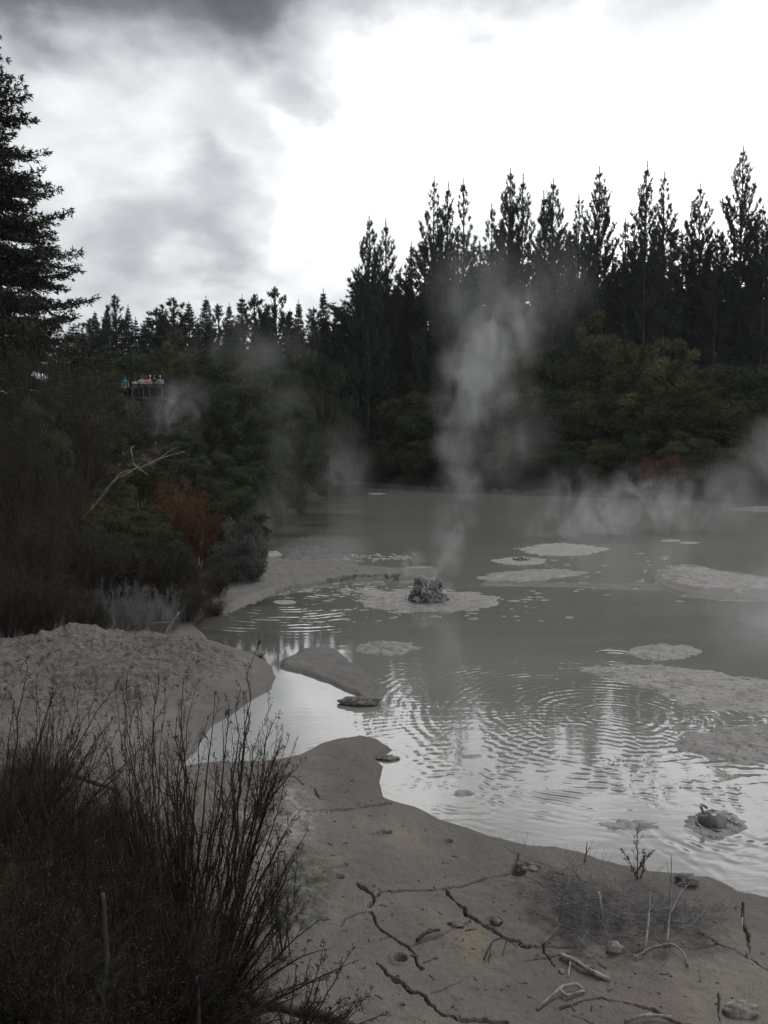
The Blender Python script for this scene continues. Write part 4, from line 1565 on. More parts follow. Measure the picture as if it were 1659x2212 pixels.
shrub_at(0, 2300, 4.2, [(80, 2000, .1), (-40, 1950, 0), (140, 2080, .1), (200, 2120, .2), (30, 2090, 0), (250, 2060, .3)], 71, M_NEAR, 'bare shrub rising from the very corner at bottom left')
shrub_at(220, 2290, 4.2, [(300, 2040, .1), (220, 2030, .1), (160, 2060, 0), (350, 2100, .2), (400, 2160, .1), (260, 2120, -.1)], 72, M_NEAR,
         'bare shrub at the bottom edge around the pale trunk')
shrub_at(330, 1960, 6.4, [(250, 1490, .3), (300, 1520, .2), (360, 1500, .4), (420, 1480, .5), (210, 1560, .2), (270, 1450, .5), (340, 1440, .6), (180, 1640, 0)], 73, M_NEAR,
         'wispy tall bare shrub spread thinly over the face of the mound', r0=.006)
shrub_at(90, 1840, 7.0, [(80, 1480, .3), (140, 1520, .2), (180, 1470, .4), (30, 1520, .3), (230, 1560, .3), (120, 1440, .5)], 74, M_NEAR,
         'wispy bare shrub on the slope at the left of the mound face', r0=.006)
shrub_at(560, 1760, 8.6, [(600, 1560, .1), (640, 1600, .2), (530, 1580, .1), (560, 1620, 0), (610, 1650, .1), (580, 1500, .3), (660, 1640, .1)], 75, M_NEAR,
         'small bare shrub standing at the mouth of the dark inlet', r0=.006)
# thicker undergrowth behind them
UNDER = [(40, 1600, 130, 8.4, B_T, 'low brown bush on the slope left of the mound'), (190, 1690, 130, 7.6, B_T, 'low brown bush on the slope, beside the arching shrub'),
         (10, 1720, 140, 6.9, B_RT, 'low reddish bush at the left edge above the dark thicket'), (310, 1790, 110, 6.9, B_T, 'low brown bush behind the tall upright shrub'),
         (140, 1790, 150, 6.3, B_T, 'low brown bush deep in the bottom left thicket'), (30, 1850, 150, 5.5, B_T, 'low dark bush at the left edge of the thicket'),
         (270, 1880, 150, 5.6, B_T, 'low brown bush under the tall upright shrub'), (140, 1930, 160, 5.0, B_RT, 'low reddish bush near the pale trunk'),
         (390, 1930, 120, 5.2, B_T, 'low brown bush at the foot of the upright shrub'), (310, 2000, 160, 4.6, B_T, 'low dark bush at the bottom edge, right of the pale trunk'),
         (40, 1990, 170, 4.4, B_T, 'low dark bush at the bottom left corner'), (480, 2060, 110, 4.9, B_T, 'low brown bush at the bottom edge near the mud'),
         (160, 2070, 170, 4.2, B_T, 'low dark bush at the bottom edge, left of the pale trunk'),
         (20, 1850, 60, 5.3, B_O, 'small yellow green bush at the left edge of the thicket')]
for dx_, dy_, hw, yy, k_, lb_ in UNDER:
    place(left_bank, k_, dx_, dy_, hw, yy, lb_, 'undergrowth at the bottom left', 'bush')
left_bank.sweep()


# ------------------------------------------------------------------ dead wood
def limb(name, pts, r0, r1, mat, label, cat, extra=(), group=None, sides=7, lump=.15):
    """one crooked stick through 3-D points, with optional forks (lists of points)"""
    r_ = np.random.default_rng(len(label) * 13)
    pts = [np.array(p, float) for p in pts]
    base = pts[0].copy()
    V, Q, C, off = [], [], [], 0

    def run(pp, a, b_):
        nonlocal off
        fine = []
        for i in range(len(pp) - 1):
            for k in range(5):
                t = k / 5
                fine.append(pp[i] * (1 - t) + pp[i + 1] * t)
        fine.append(pp[-1])
        fine = np.array(fine)
        for _ in range(2):
            fine[1:-1] = (fine[:-2] + 2 * fine[1:-1] + fine[2:]) / 4
        fine[1:-1] += r_.normal(0, a * .10, (len(fine) - 2, 3))
        rad = np.linspace(a, b_, len(fine)) * (1 + r_.normal(0, lump * .6, len(fine)))
        v, q, c = tube(fine - base, rad, sides)
        V.append(v)
        Q.append(q + off)
        C.append(c + off)
        off += len(v)
    k = .68 if group else 1.0
    run(pts, r0 * k, r1 * k)
    for ex, a, b_ in extra:
        run([np.array(p, float) for p in ex], a * k, b_ * k)
    o = obj(name, mesh_np(name, np.concatenate(V), [np.concatenate(Q), np.concatenate(C)], mat, smooth=True))
    o.location = tuple(base)
    return tag(o, label, cat, group)


def gup(dx, dy, up=0.0):
    p = gp(dx, dy)
    p[2] += up
    return p


# white dead branch on the left bank
Y0 = 25.0
limb('dead_branch', [at_y(170, 1128, Y0), at_y(205, 1090, Y0), at_y(238, 1050, Y0 - .2), at_y(258, 1022, Y0 - .3), at_y(300, 1012, Y0 - .3), at_y(345, 990, Y0), at_y(400, 975, Y0 + .3)],
     .042, .008, M_DRIFT, 'bleached forked dead branch arching over the left bank bushes', 'dead branch',
     extra=[([at_y(215, 1075, Y0), at_y(250, 1035, Y0 - .4), at_y(285, 1018, Y0 - .5)], .04, .015),
            ([at_y(296, 1012, Y0 - .3), at_y(287, 1002, Y0 - .4)], .016, .006), ([at_y(298, 1012, Y0 - .3), at_y(303, 998, Y0 - .3)], .016, .006),
            ([at_y(300, 1012, Y0 - .3), at_y(320, 1026, Y0 - .4)], .016, .006), ([at_y(286, 985, Y0 - .6), at_y(282, 970, Y0 - .6), at_y(290, 962, Y0 - .6)], .022, .010),
            ([at_y(300, 1012, Y0 - .3), at_y(288, 1000, Y0 - .5), at_y(286, 985, Y0 - .6)], .016, .014),
            ([at_y(345, 990, Y0), at_y(372, 970, Y0 + .2), at_y(388, 965, Y0 + .2)], .012, .004)])
yb = 17.0
limb('dead_branch', [at_y(325, 1405, yb), at_y(350, 1378, yb), at_y(387, 1322, yb)], .035, .015, M_DRIFT, 'straight pale stick leaning behind the mud mound', 'dead branch',
     extra=[([at_y(330, 1346, yb), at_y(375, 1343, yb)], .012, .006)])
# pale trunk in the corner thicket
yt = 4.3
limb('dead_sapling', [at_y(218, 2260, yt), at_y(222, 2150, yt), at_y(232, 2080, yt), at_y(226, 2000, yt), at_y(222, 1930, yt)], .019, .012, M_NEAR2,
     'pale crooked trunk standing in the bottom left thicket', 'dead trunk')
limb('dead_sapling', [at_y(430, 2260, 4.4), at_y(428, 2160, 4.4), at_y(424, 2110, 4.4)], .012, .010, M_NEAR2,
     'thin pale snag standing at the bottom edge', 'dead trunk')
# fallen trunk under the shrubs
limb('fallen_log', [gup(30, 1710, .25), gup(120, 1712, .25), gup(190, 1722, .2), gup(255, 1735, .15)], .035, .02, M_NEAR2, 'grey fallen log on the slope below the mound', 'fallen log')
limb('fallen_log', [gup(490, 2150, .03), gup(570, 2180, .03), gup(680, 2195, .03), gup(770, 2230, .03)], .04, .028, M_NEAR2,
     'long grey log lying at the bottom edge under the thin shrub', 'fallen log',
     extra=[([gup(560, 2175, .05), gup(640, 2150, .08), gup(700, 2130, .05)], .014, .005)])
# driftwood at the lower right
DG = 'driftwood on the cracked mud'
limb('driftwood_stick', [gup(1208, 2068, .03), gup(1240, 2085, .04), gup(1275, 2105, .03), gup(1318, 2118, .0)], .026, .032, M_DRIFT,
     'thick bleached log half sunk in the mud at the lower right', 'driftwood', group=DG, extra=[([gup(1232, 2085, .03), gup(1226, 2115, .0)], .012, .008)])
limb('driftwood_stick', [gup(1160, 2183, .01), gup(1190, 2160, .03), gup(1215, 2145, .05), gup(1245, 2138, .05), gup(1262, 2142, .01)], .014, .020, M_DRIFT,
     'forked bleached stick with a loop at the bottom edge', 'driftwood', group=DG, extra=[([gup(1210, 2150, .04), gup(1222, 2160, .03), gup(1262, 2146, .02)], .018, .012)])
limb('driftwood_stick', [gup(1391, 2062, .0), gup(1398, 2040, .10), gup(1400, 2024, .22), gup(1402, 2020, .34)], .020, .010, M_DRIFT,
     'short pale stake standing in the mud before the brush', 'driftwood', group=DG)
limb('driftwood_stick', [gup(1440, 2045, .0), gup(1446, 2020, .18), gup(1448, 2010, .38), gup(1446, 2004, .62)], .013, .005, M_DRIFT,
     'tall thin pale stick standing among the brush', 'driftwood', group=DG,
     extra=[([gup(1446, 2020, .18), gup(1470, 2000, .30), gup(1490, 1995, .36)], .008, .003), ([gup(1448, 2010, .38), gup(1436, 2000, .56)], .005, .002)])
limb('driftwood_stick', [gup(1302, 2000, .02), gup(1297, 1985, .12), gup(1292, 1975, .20)], .018, .020, M_DRIFT, 'stubby pale stump sticking out of the brush heap', 'driftwood', group=DG)
limb('driftwood_stick', [gup(1372, 2075, .02), gup(1400, 2062, .05), gup(1448, 2052, .06), gup(1475, 2068, .05), gup(1486, 2090, .01)], .012, .010, M_DRIFT,
     'low arched stick right of the half sunk log', 'driftwood', group=DG)
limb('driftwood_stick', [gup(1350, 2212, .02), gup(1400, 2203, .04), gup(1450, 2206, .03)], .020, .016, M_DRIFT, 'pale log cut by the bottom edge at the lower right', 'driftwood', group=DG)
limb('driftwood_stick', [gup(1170, 2045, .02), gup(1210, 2010, .05), gup(1232, 2000, .04)], .008, .005, M_DRIFT, 'thin twig lying left of the brush heap', 'driftwood', group=DG)
limb('driftwood_stick', [gup(900, 2036, .02), gup(925, 2022, .04), gup(950, 2016, .03)], .022, .014, M_NEAR2, 'dark broken stick on the cracked mud in the middle', 'driftwood', group=DG)
limb('driftwood_stick', [gup(1045, 2078, .02), gup(1062, 2056, .09), gup(1090, 2048, .09), gup(1118, 2052, .02)], .010, .005, M_NEAR2, 'low bowed twig on the pale mud', 'driftwood', group=DG,
     extra=[([gup(1062, 2056, .08), gup(1055, 2080, .0)], .006, .004), ([gup(1095, 2048, .08), gup(1085, 2066, .0)], .006, .004)])
limb('driftwood_stick', [gup(1262, 1868, .0), gup(1266, 1852, .04), gup(1268, 1845, .12)], .012, .005, M_NEAR, 'small dark snag at the water edge, left of the dead sapling', 'driftwood', group=DG,
     extra=[([gup(1266, 1855, .04), gup(1274, 1850, .10)], .006, .003)])


def brush_heap(c, rx, ry, hgt, n, seed, mat, label):
    random.seed(seed)
    root = empty('brush_heap', tuple(c), label, 'brush heap', 'heaps of dead brush')
    P = {1: (5, .16, -.02, 5, .6, .5, .1), 2: (3, .2, 0, 0, 0, 0, 0)}
    segs, tips, thick = [], [], []
    for _ in range(n):
        a = random.uniform(0, 6.28)
        q = sqrt(random.random()) * .8
        p = (q * rx * cos(a), q * ry * sin(a), random.uniform(0, hgt * (1 - q)))
        b_ = random.uniform(0, 6.28)
        branch_segs(p, (cos(b_), sin(b_), random.uniform(-.15, .38)), random.uniform(.2, .6), random.uniform(.0018, .0055), 1, P, segs, tips)
    segs_to_obj('fine_twigs', segs, mat, 3, root)
    return root


brush_heap(gup(1285, 1972), .58, .50, .14, 150, 81, M_TWIG_GREY, 'grey heap of dead brush on the mud left of the tall stick')
brush_heap(gup(1455, 1995), .45, .38, .18, 75, 82, M_TWIG_GREY, 'smaller scattered heap of dead brush right of the tall stick')
brush_heap(gup(1200, 1905), .30, .2, .08, 26, 83, M_TWIG_GREY, 'thin scatter of dead brush near the waterline clod')
sap0 = gup(1374, 1893)
bare_shrub(sap0, [tuple(sap0 + np.array([.03, .1, .42])), tuple(sap0 + np.array([-.14, 0, .26])), tuple(sap0 + np.array([.16, 0, .24])), tuple(sap0 + np.array([.02, -.1, .3]))], 84, M_NEAR2,
           'dead sapling standing at the water edge above the brush heap', r0=.006, sub=.4)


# ------------------------------------------------------------------ clods and slabs
def clod(dx, dy, r, sq, seed, mat, label, z=None, name='mud_clod', rot=0.0):
    p = gp(dx, dy) if z is None else at_z(dx, dy, z)
    o = obj(name, blob_mesh(name, (0, 0, 0), r * .8, seed, .30, 1.3, 4, mat, sq))
    o.location = (p[0], p[1], p[2] + r * sq[2] * .35)
    o.rotation_euler = (0, 0, rot)
    return tag(o, label, 'mud clod', 'clods of mud and stone')


M_CLOD = new_mat('dry_clod')[0]
_b = NB(M_CLOD.node_tree)
_n = _b.noise(_b.n('ShaderNodeTexCoord').outputs['Object'], 16, 5, .65)
finish(_b, _b.n('ShaderNodeBsdfPrincipled', {'Base Color': _b.mix(_b.mr(_n, .35, .65), (0.07, 0.064, 0.058, 1), (0.22, 0.20, 0.18, 1)), 'Roughness': .9,
                                              'Normal': _b.n('ShaderNodeBump', {'Height': _n, 'Strength': .8, 'Distance': .03}).outputs[0]}))
clod(777, 1518, .42, (1.0, .42, .20), 3, M_CLOD, 'flat dark slab tipped at the end of the mud island', z=0.02, name='mud_slab', rot=-.1)
clod(1126, 1880, .075, (1.0, .8, .8), 4, M_CLOD, 'dark round clod on the mud near the waterline')
clod(1150, 1879, .05, (1.3, .8, .6), 14, M_DRIFT, 'pale stone lying against the dark round clod')
clod(1483, 1908, .10, (1.2, .9, .8), 5, M_CLOD, 'rounded clod at the edge of the water right of the sapling')
clod(1328, 2053, .07, (1.2, .8, .8), 6, M_DRIFT, 'pale stone below the brush heap')
clod(1072, 1992, .045, (1.1, 1, .6), 7, M_CLOD, 'small clod beside the long crack in the middle')
clod(985, 1998, .05, (1.6, 1.0, .5), 8, M_CLOD, 'reddish flat clod on the smooth mud')
clod(1600, 2190, .10, (1.5, .8, .8), 9, M_DRIFT, 'pale craggy lump at the bottom right')
clod(1212, 2100, .025, (1, 1, .8), 10, M_DRIFT, 'pebble left of the half sunk log')
clod(838, 1640, .16, (1.1, .6, .22), 12, M_CLOD, 'broken flake of mud off the tip of the mud point', z=0.0)
clod(547, 1417, .22, (1.3, .5, .35), 13, M_CLOD, 'dark slab at the end of the inlet behind the mound', z=0.02)


# ------------------------------------------------------------------ mud eruption and bubble
def eruption():
    c = at_z(924, 1299, 0)
    root = empty('mud_spout', (c[0], c[1], 0), 'erupting spout of wet mud thrown up in a jagged crown', 'mud spout')
    import bmesh
    bm = bmesh.new()
    bmesh.ops.create_icosphere(bm, subdivisions=6, radius=1.0)
    co = np.array([v.co[:] for v in bm.verts])
    up = np.clip(co[:, 2], 0, 1)
    rag_ = .5 * np.abs(fbm(co[:, 0] * 3.3 + 2, co[:, 1] * 3 + co[:, 2] * 3.6, 4, 77))
    az = np.arctan2(co[:, 1], co[:, 0])
    r = 1 + .22 * fbm(co[:, 0] * 2 + 3, co[:, 1] * 2 + co[:, 2] * 2, 4, 71) + .25 * np.abs(fbm(co[:, 0] * 5, co[:, 2] * 5 + co[:, 1] * 4, 4, 72)) + rag_ - .2
    spike = np.maximum(0, fbm(co[:, 0] * 6 + 9, co[:, 1] * 6, 3, 73)) * up ** .6
    p = co * r[:, None] * np.array([.56, .48, .40])
    p[:, 2] += up * (.06 + .26 * np.exp(-((co[:, 0] + .28) / .32) ** 2) + .22 * spike)
    p[:, 2] = np.maximum(p[:, 2], -.03)
    # undercut foot
    for v, q in zip(bm.verts, p):
        v.co = q
    for f in bm.faces:
        f.smooth = True
    me = bpy.data.meshes.new('mud_core')
    bm.to_mesh(me)
    bm.free()
    me.materials.append(M_WETMUD)
    obj('mud_core', me, root)
    # sheets and strings of thrown mud
    r_ = np.random.default_rng(74)
    segs = []
    for k in range(34):
        a = r_.uniform(0, 6.28)
        q = r_.uniform(.10, .36)
        p0 = np.array([q * cos(a), q * sin(a) * .9, r_.uniform(.1, .55)])
        d = np.array([cos(a) * .5, sin(a) * .5, r_.uniform(.2, 1.2)])
        d /= np.linalg.norm(d)
        L = r_.uniform(.06, .20)
        m = 4
        for i in range(m):
            p1 = p0 + d * L / m
            w0 = .045 * abs(sin((i + .4) * 1.5 + k)) + .010
            w1 = .045 * abs(sin((i + 1.4) * 1.5 + k)) + .008
            segs.append((*p0, *p1, w0, w1))
            d = d + r_.normal(0, .35, 3) - np.array([0, 0, .12])
            d /= np.linalg.norm(d)
            p0 = p1
    # the peak on the left
    for k in range(9):
        p0 = np.array([-.12 + r_.normal(0, .05), r_.normal(0, .05), .52])
        p1 = np.array([-.13 + r_.normal(0, .10), r_.normal(0, .05), r_.uniform(.55, .74)])
        segs.append((*p0, *p1, .035, .010))
    segs_to_obj('mud_strings', segs, M_WETMUD, 6, root)
    for k in range(26):
        a = r_.uniform(0, 6.28)
        q = r_.uniform(.25, .72)
        s = r_.uniform(.012, .032)
        o = obj('mud_droplet', blob_mesh('mud_droplet', (0, 0, 0), s, k, .4, 1.5, 2, M_WETMUD, (1, 1, r_.uniform(.8, 2.2))), root)
        o.location = (q * cos(a), q * sin(a) * .8, r_.uniform(.15, .80) * (1.1 - .5 * q))
    return root


eruption()


def bubble():
    c = at_z(1541, 1779, 0.02)
    root = empty('mud_bubble', (c[0], c[1], .01), 'small glossy mud bubble bursting on the ragged brown raft', 'mud bubble')
    import bmesh
    n, m = 48, 18
    vs = []
    for i in range(m + 1):
        t = i / m
        for j in range(n):
            a = 2 * pi * j / n
            open_ = 1 - .35 * max(0, cos(a - 2.6)) * t
            rr = .155 * cos(t * 1.35) ** .7 * (1 + .05 * sin(3 * a))
            zz = .15 * sin(t * 1.35) * open_
            vs.append((rr * cos(a) - .02 * t, rr * sin(a), zz))
    i, j = np.meshgrid(np.arange(m), np.arange(n), indexing='ij')
    q = np.stack([i * n + j, i * n + (j + 1) % n, (i + 1) * n + (j + 1) % n, (i + 1) * n + j], -1).reshape(-1, 4)
    me = mesh_np('bubble_dome', vs, [q, (m * n + np.arange(n))[None]], M_GLOSS, smooth=True)
    obj('bubble_dome', me, root)
    rim = []
    for k in range(40):
        a0, a1 = 2 * pi * k / 40, 2 * pi * (k + 1) / 40
        w = .018 + .012 * sin(k * .9)
        rim.append((.19 * cos(a0), .17 * sin(a0), .01 + .012 * sin(k), .19 * cos(a1), .17 * sin(a1), .01 + .012 * sin(k + 1), w, .018 + .012 * sin((k + 1) * .9)))
    segs_to_obj('mud_collar', rim, M_GLOSS, 8, root)
    lip = []
    for k in range(14):
        a0 = 1.6 + 2.0 * k / 14
        a1 = 1.6 + 2.0 * (k + 1) / 14
        lip.append((.10 * cos(a0) - .03, .10 * sin(a0), .14 + .05 * sin(k / 14 * pi), .10 * cos(a1) - .03, .10 * sin(a1), .14 + .05 * sin((k + 1) / 14 * pi), .016, .016))
    segs_to_obj('torn_lip', lip, M_GLOSS, 6, root)
    pop = obj('side_bubble', blob_mesh('side_bubble', (0, 0, 0), .055, 5, .12, 1.2, 3, M_GLOSS, (1, 1, .7)), root)
    pop.location = (.24, -.03, .01)


M_GLOSS = plain_mat('glossy_mud', (0.15, 0.138, 0.13), .16, .3, 12)
bubble()
# tiny splash on the neat oval raft
tp = at_z(1128, 1210, .03)
sp = obj('mud_spatter', blob_mesh('mud_spatter', (0, 0, 0), .16, 15, .9, 3.5, 4, M_WETMUD, (1.6, .7, .7)))
sp.location = tuple(tp)
tag(sp, 'tiny dark mud splash on top of the neat oval raft', 'mud splash')


# ------------------------------------------------------------------ lookout platform with visitors
M_RAIL = plain_mat('weathered_rail_wood', (0.045, 0.044, 0.046), .8)
M_POST = plain_mat('pale_posts', (0.085, 0.082, 0.085), .8)
M_PANEL = plain_mat('dark_panel', (0.028, 0.027, 0.028), .6)
M_PANEL_EDGE = plain_mat('panel_edge', (0.12, 0.115, 0.11), .6)
PY = 65.0


def box_arrays(lst):
    vs, fs = [], []
    for (x0, y0, z0, x1, y1, z1) in lst:
        b0 = len(vs)
        for z in (z0, z1):
            vs += [(x0, y0, z), (x1, y0, z), (x1, y1, z), (x0, y1, z)]
        fs += [(b0, b0 + 3, b0 + 2, b0 + 1), (b0 + 4, b0 + 5, b0 + 6, b0 + 7), (b0, b0 + 1, b0 + 5, b0 + 4), (b0 + 1, b0 + 2, b0 + 6, b0 + 5),
               (b0 + 2, b0 + 3, b0 + 7, b0 + 6), (b0 + 3, b0, b0 + 4, b0 + 7)]
    return np.array(vs, float), np.array(fs)


def boxes(name, lst, mat, parent):
    v, f = box_arrays(lst)
    return obj(name, mesh_np(name, v, f, mat), parent)


def lookout():
    lt = at_y(286, 830, PY)
    rt = at_y(352, 832, PY)
    zr = lt[2]
    zd = zr - 1.08
    x0, x1 = lt[0], rt[0]
    root = empty('lookout_platform', ((x0 + x1) / 2, PY, zd), 'dark timber lookout with railing standing over the left bank', 'lookout')
    w = (x1 - x0) / 2
    boxes('deck', [(-w - 2.6, .75, -.165, -w - .152, 3.2, -.005), (-w - .15, -.12, -.16, w + .15, 3.2, 0)], M_RAIL, root)
    boxes('handrail', [(-w - .05, -.06, 1.03, w + .05, .06, 1.10)], M_RAIL, root)
    boxes('side_rail', [(-w - .06, .07, 1.03, -w + .04, 3.2, 1.10)], M_RAIL, root)
    boxes('side_rail', [(w - .04, .07, 1.03, w + .06, 3.2, 1.10)], M_RAIL, root)
    boxes('bottom_rail', [(-w, -.03, .08, w, .03, .13)], M_RAIL, root)
    gl = gz(x0, PY) - zd
    for t in (-1.0, -.28, .12, .92):
        boxes('post', [(t * w - .045, -.045, min(gl, -1.5), t * w + .045, .045, 1.025)], M_POST, root)
    for t in np.linspace(-.94, .94, 34):
        if min(abs(t - q) for q in (-1.0, -.28, .12, .92)) < .035:
            continue
        boxes('baluster', [(t * w - .011, -.012, .132, t * w + .011, .012, 1.028)], M_RAIL, root)
    for a, c in ((-.22, .26), (.34, .90)):
        pn = boxes('display_panel', [(a * w, -.14, .78, c * w, -.07, 1.0)], M_PANEL, root)
        boxes('panel_border', [(a * w, -.155, .76, c * w, -.142, .80)], M_PANEL_EDGE, pn)
    for t in (-.9, .9):
        boxes('support', [(t * w - .07, 2.0, gl - .8, t * w + .07, 2.14, -.165)], M_RAIL, root)
    return root, x0, x1, zd


plat, LX0, LX1, LZ = lookout()


def skin_obj(name, pts, edges, mat, parent, rootv=0):
    me = bpy.data.meshes.new(name)
    me.from_pydata([p[:3] for p in pts], edges, [])
    me.materials.append(mat)
    o = obj(name, me, parent)
    md = o.modifiers.new('skin', 'SKIN')
    md.use_smooth_shade = True
    sk = me.skin_vertices[0] if me.skin_vertices else None
    if sk is None:
        # create the layer through the modifier's own data
        bpy.context.view_layer.objects.active = o
        bpy.context.view_layer.update()
        sk = me.skin_vertices[0]
    for i, p in enumerate(pts):
        r = p[3]
        sk.data[i].radius = (r, p[4] if len(p) > 4 else r)
        sk.data[i].use_root = (i == rootv)
    sub = o.modifiers.new('sub', 'SUBSURF')
    sub.levels = 1
    sub.render_levels = 1
    return o


M_SKIN = plain_mat('skin', (0.42, 0.27, 0.20), .55, .08)
M_HAIR_D = plain_mat('dark_hair', (0.018, 0.014, 0.012), .6)
M_HAIR_G = plain_mat('grey_hair', (0.40, 0.37, 0.34), .6)
CLO = {}


def cloth(c):
    if c not in CLO:
        CLO[c] = plain_mat('cloth', c, .85, .12)
    return CLO[c]


def person(px_, head_dy, yy, shirt, trousers, hair, lean, label, turn=0.0, arms='rail'):
    hp = at_y(px_, head_dy, yy)                     # top of the head
    hgt = hp[2] - LZ
    s = hgt / 1.72
    root = empty('person', (hp[0], yy, LZ), label, 'person', 'visitors at the lookout railing')
    root.scale = (s, s, s)
    root.rotation_euler = (0, 0, turn)
    ln = lean                                      # how far the chest leans toward the rail (-Y)
    hip = (0, 0, .92)
    ch = (0, -.10 * ln, 1.25)
    nk = (0, -.17 * ln, 1.47)
    hd = (0, -.20 * ln, 1.60)
    if arms == 'rail':
        el = lambda q: (q * .27, -.24 * ln - .04, 1.14)
        wr = lambda q: (q * .13, -.24 * ln - .26, 1.12)
        hn = lambda q: (q * .07, -.24 * ln - .32, 1.13)
    else:
        el = lambda q: (q * .25, .04, 1.16)
        wr = lambda q: (q * .26, -.06, .95)
        hn = lambda q: (q * .26, -.09, .86)
    sh = lambda q: (q * .19, -.15 * ln, 1.41)
    P = [(*hip, .13, .10), (*ch, .14, .10), (*nk, .05, .05), (*hd, .078, .095), (hd[0], hd[1], 1.665, .06, .075), (hd[0], hd[1] - .09, 1.585, .018, .02)]
    E = [(0, 1), (1, 2), (2, 3), (3, 4), (3, 5)]
    for q in (-1, 1):
        b0 = len(P)
        P += [(*sh(q), .052), (*el(q), .040), (*wr(q), .028), (*hn(q), .036, .018)]
        E += [(1, b0), (b0, b0 + 1), (b0 + 1, b0 + 2), (b0 + 2, b0 + 3)]
        b1 = len(P)
        P += [(q * .10, 0, .82, .085), (q * .11, .02, .48, .058), (q * .11, .03, .09, .040), (q * .12, -.12, .035, .036, .028)]
        E += [(0, b1), (b1, b1 + 1), (b1 + 1, b1 + 2), (b1 + 2, b1 + 3)]
    skin_obj('body', P, E, M_SKIN, root)
    S = [(hip[0], hip[1], .90, .145, .115), (*ch, .155, .115), (nk[0], nk[1], 1.43, .065, .065)]
    SE = [(0, 1), (1, 2)]
    for q in (-1, 1):
        b0 = len(S)
        m_ = tuple((np.array(sh(q)) * .45 + np.array(el(q)) * .55))
        S += [(*sh(q), .066), (*m_, .060)]
        SE += [(1, b0), (b0, b0 + 1)]
    skin_obj('shirt', S, SE, cloth(shirt), root)
    T = [(0, 0, .93, .14, .115)]
    TE = []
    for q in (-1, 1):
        b0 = len(T)
        T += [(q * .10, 0, .80, .098), (q * .11, .02, .48, .072), (q * .11, .03, .12, .060)]
        TE += [(0, b0), (b0, b0 + 1), (b0 + 1, b0 + 2)]
    skin_obj('trousers', T, TE, cloth(trousers), root)
    hm = blob_mesh('hair', (0, 0, 0), .105, 3, .06, 2, 3, M_HAIR_G if hair == 'grey' else M_HAIR_D, (.85, 1.0, .95))
    ho = obj('hair', hm, root)
    ho.location = (hd[0], hd[1] + .028, 1.665 if hair != 'long' else 1.63)
    if hair == 'long':
        ho.scale = (1.05, 1.0, 1.5)
    return root


bpy.context.view_layer.update()
DK = (0.02, 0.022, 0.03)
person(270, 813.5, PY + 1.2, (0.03, 0.22, 0.28), DK, 'short', .2, 'person in a teal top standing behind at the left of the lookout', arms='down')
person(292, 818, PY + .42, (0.55, 0.55, 0.54), DK, 'short', 1.1, 'person in a white top bending at the left end of the railing', .3)
person(306.5, 812.5, PY + .42, (0.42, 0.50, 0.60), DK, 'short', 1.0, 'person in a pale blue shirt leaning on the railing', .2)
person(311, 815, PY + 1.0, (0.50, 0.30, 0.34), DK, 'long', .4, 'person in a pale pink top standing between two leaning visitors', arms='down')
person(319, 814.5, PY + .42, (0.60, 0.16, 0.17), DK, 'long', 1.1, 'long haired person in a red and coral top leaning on the railing', -.3)
person(324.5, 811.5, PY + 1.0, (0.52, 0.44, 0.52), DK, 'grey', .5, 'person in a pale lilac shirt behind the one in red', arms='down')
person(335.5, 811, PY + .42, (0.025, 0.02, 0.024), DK, 'long', 1.0, 'person in a black top with bare forearms on the railing', -.2)
person(346.5, 812, PY + .42, (0.25, 0.34, 0.62), DK, 'grey', .9, 'grey haired person in a blue shirt at the right end of the railing', .1)


# ------------------------------------------------------------------ steam
def steam(spheres, dens, label, scale=.5, lo=.42, hi=.72, stretch=.6, seed=0.0, zfl=True):
    """soft steam: density is a chain of fading balls broken up by noise, inside one closed box"""
    S = []
    for dx, dy, r, yy, k in spheres:
        p = at_y(dx, dy, yy)
        S.append((p, r * K / FPX * yy, k))
    lo_c = np.min([p - r for p, r, k in S], 0)
    hi_c = np.max([p + r for p, r, k in S], 0)
    lo_c[2] = max(lo_c[2], .02)
    c = (lo_c + hi_c) / 2
    e = (hi_c - lo_c) / 2
    m, b = new_mat('steam')
    tc = b.n('ShaderNodeTexCoord').outputs['Object']
    wb = b.vm('SCALE', b.vm('SUBTRACT', b.noise(tc, scale * .8, 2, .5, out='Color'), (.5, .5, .5)), 1.1 / scale * .55)
    wp = b.vm('ADD', tc, wb)
    f = None
    for p, r, k in S:
        q = p - c
        dd = b.vm('DISTANCE', wp, tuple(q), out=1)
        v = b.mr(dd, r * .95, r * .10, 0, k)
        f = v if f is None else b.m('MAXIMUM', f, v)
    mp = b.n('ShaderNodeMapping', {'Vector': tc, 'Location': (seed, seed * 1.7, 0), 'Scale': (1, 1, stretch)}).outputs[0]
    n = b.mr(b.noise(mp, scale, 4, .58, .9), lo, hi)
    d = b.m('MULTIPLY', b.m('MULTIPLY', f, n), dens)
    vol = b.n('ShaderNodeVolumePrincipled', {'Color': (.96, .97, .98, 1), 'Density': d, 'Anisotropy': .25})
    b.n('ShaderNodeOutputMaterial', {'Volume': vol.outputs[0]})
    v_, f_ = box_arrays([(-e[0], -e[1], -e[2], e[0], e[1], e[2])])
    o = obj('steam', mesh_np('steam', v_, f_, m))
    o.location = tuple(c)
    tag(o, label, 'steam', kind='stuff')
    return o


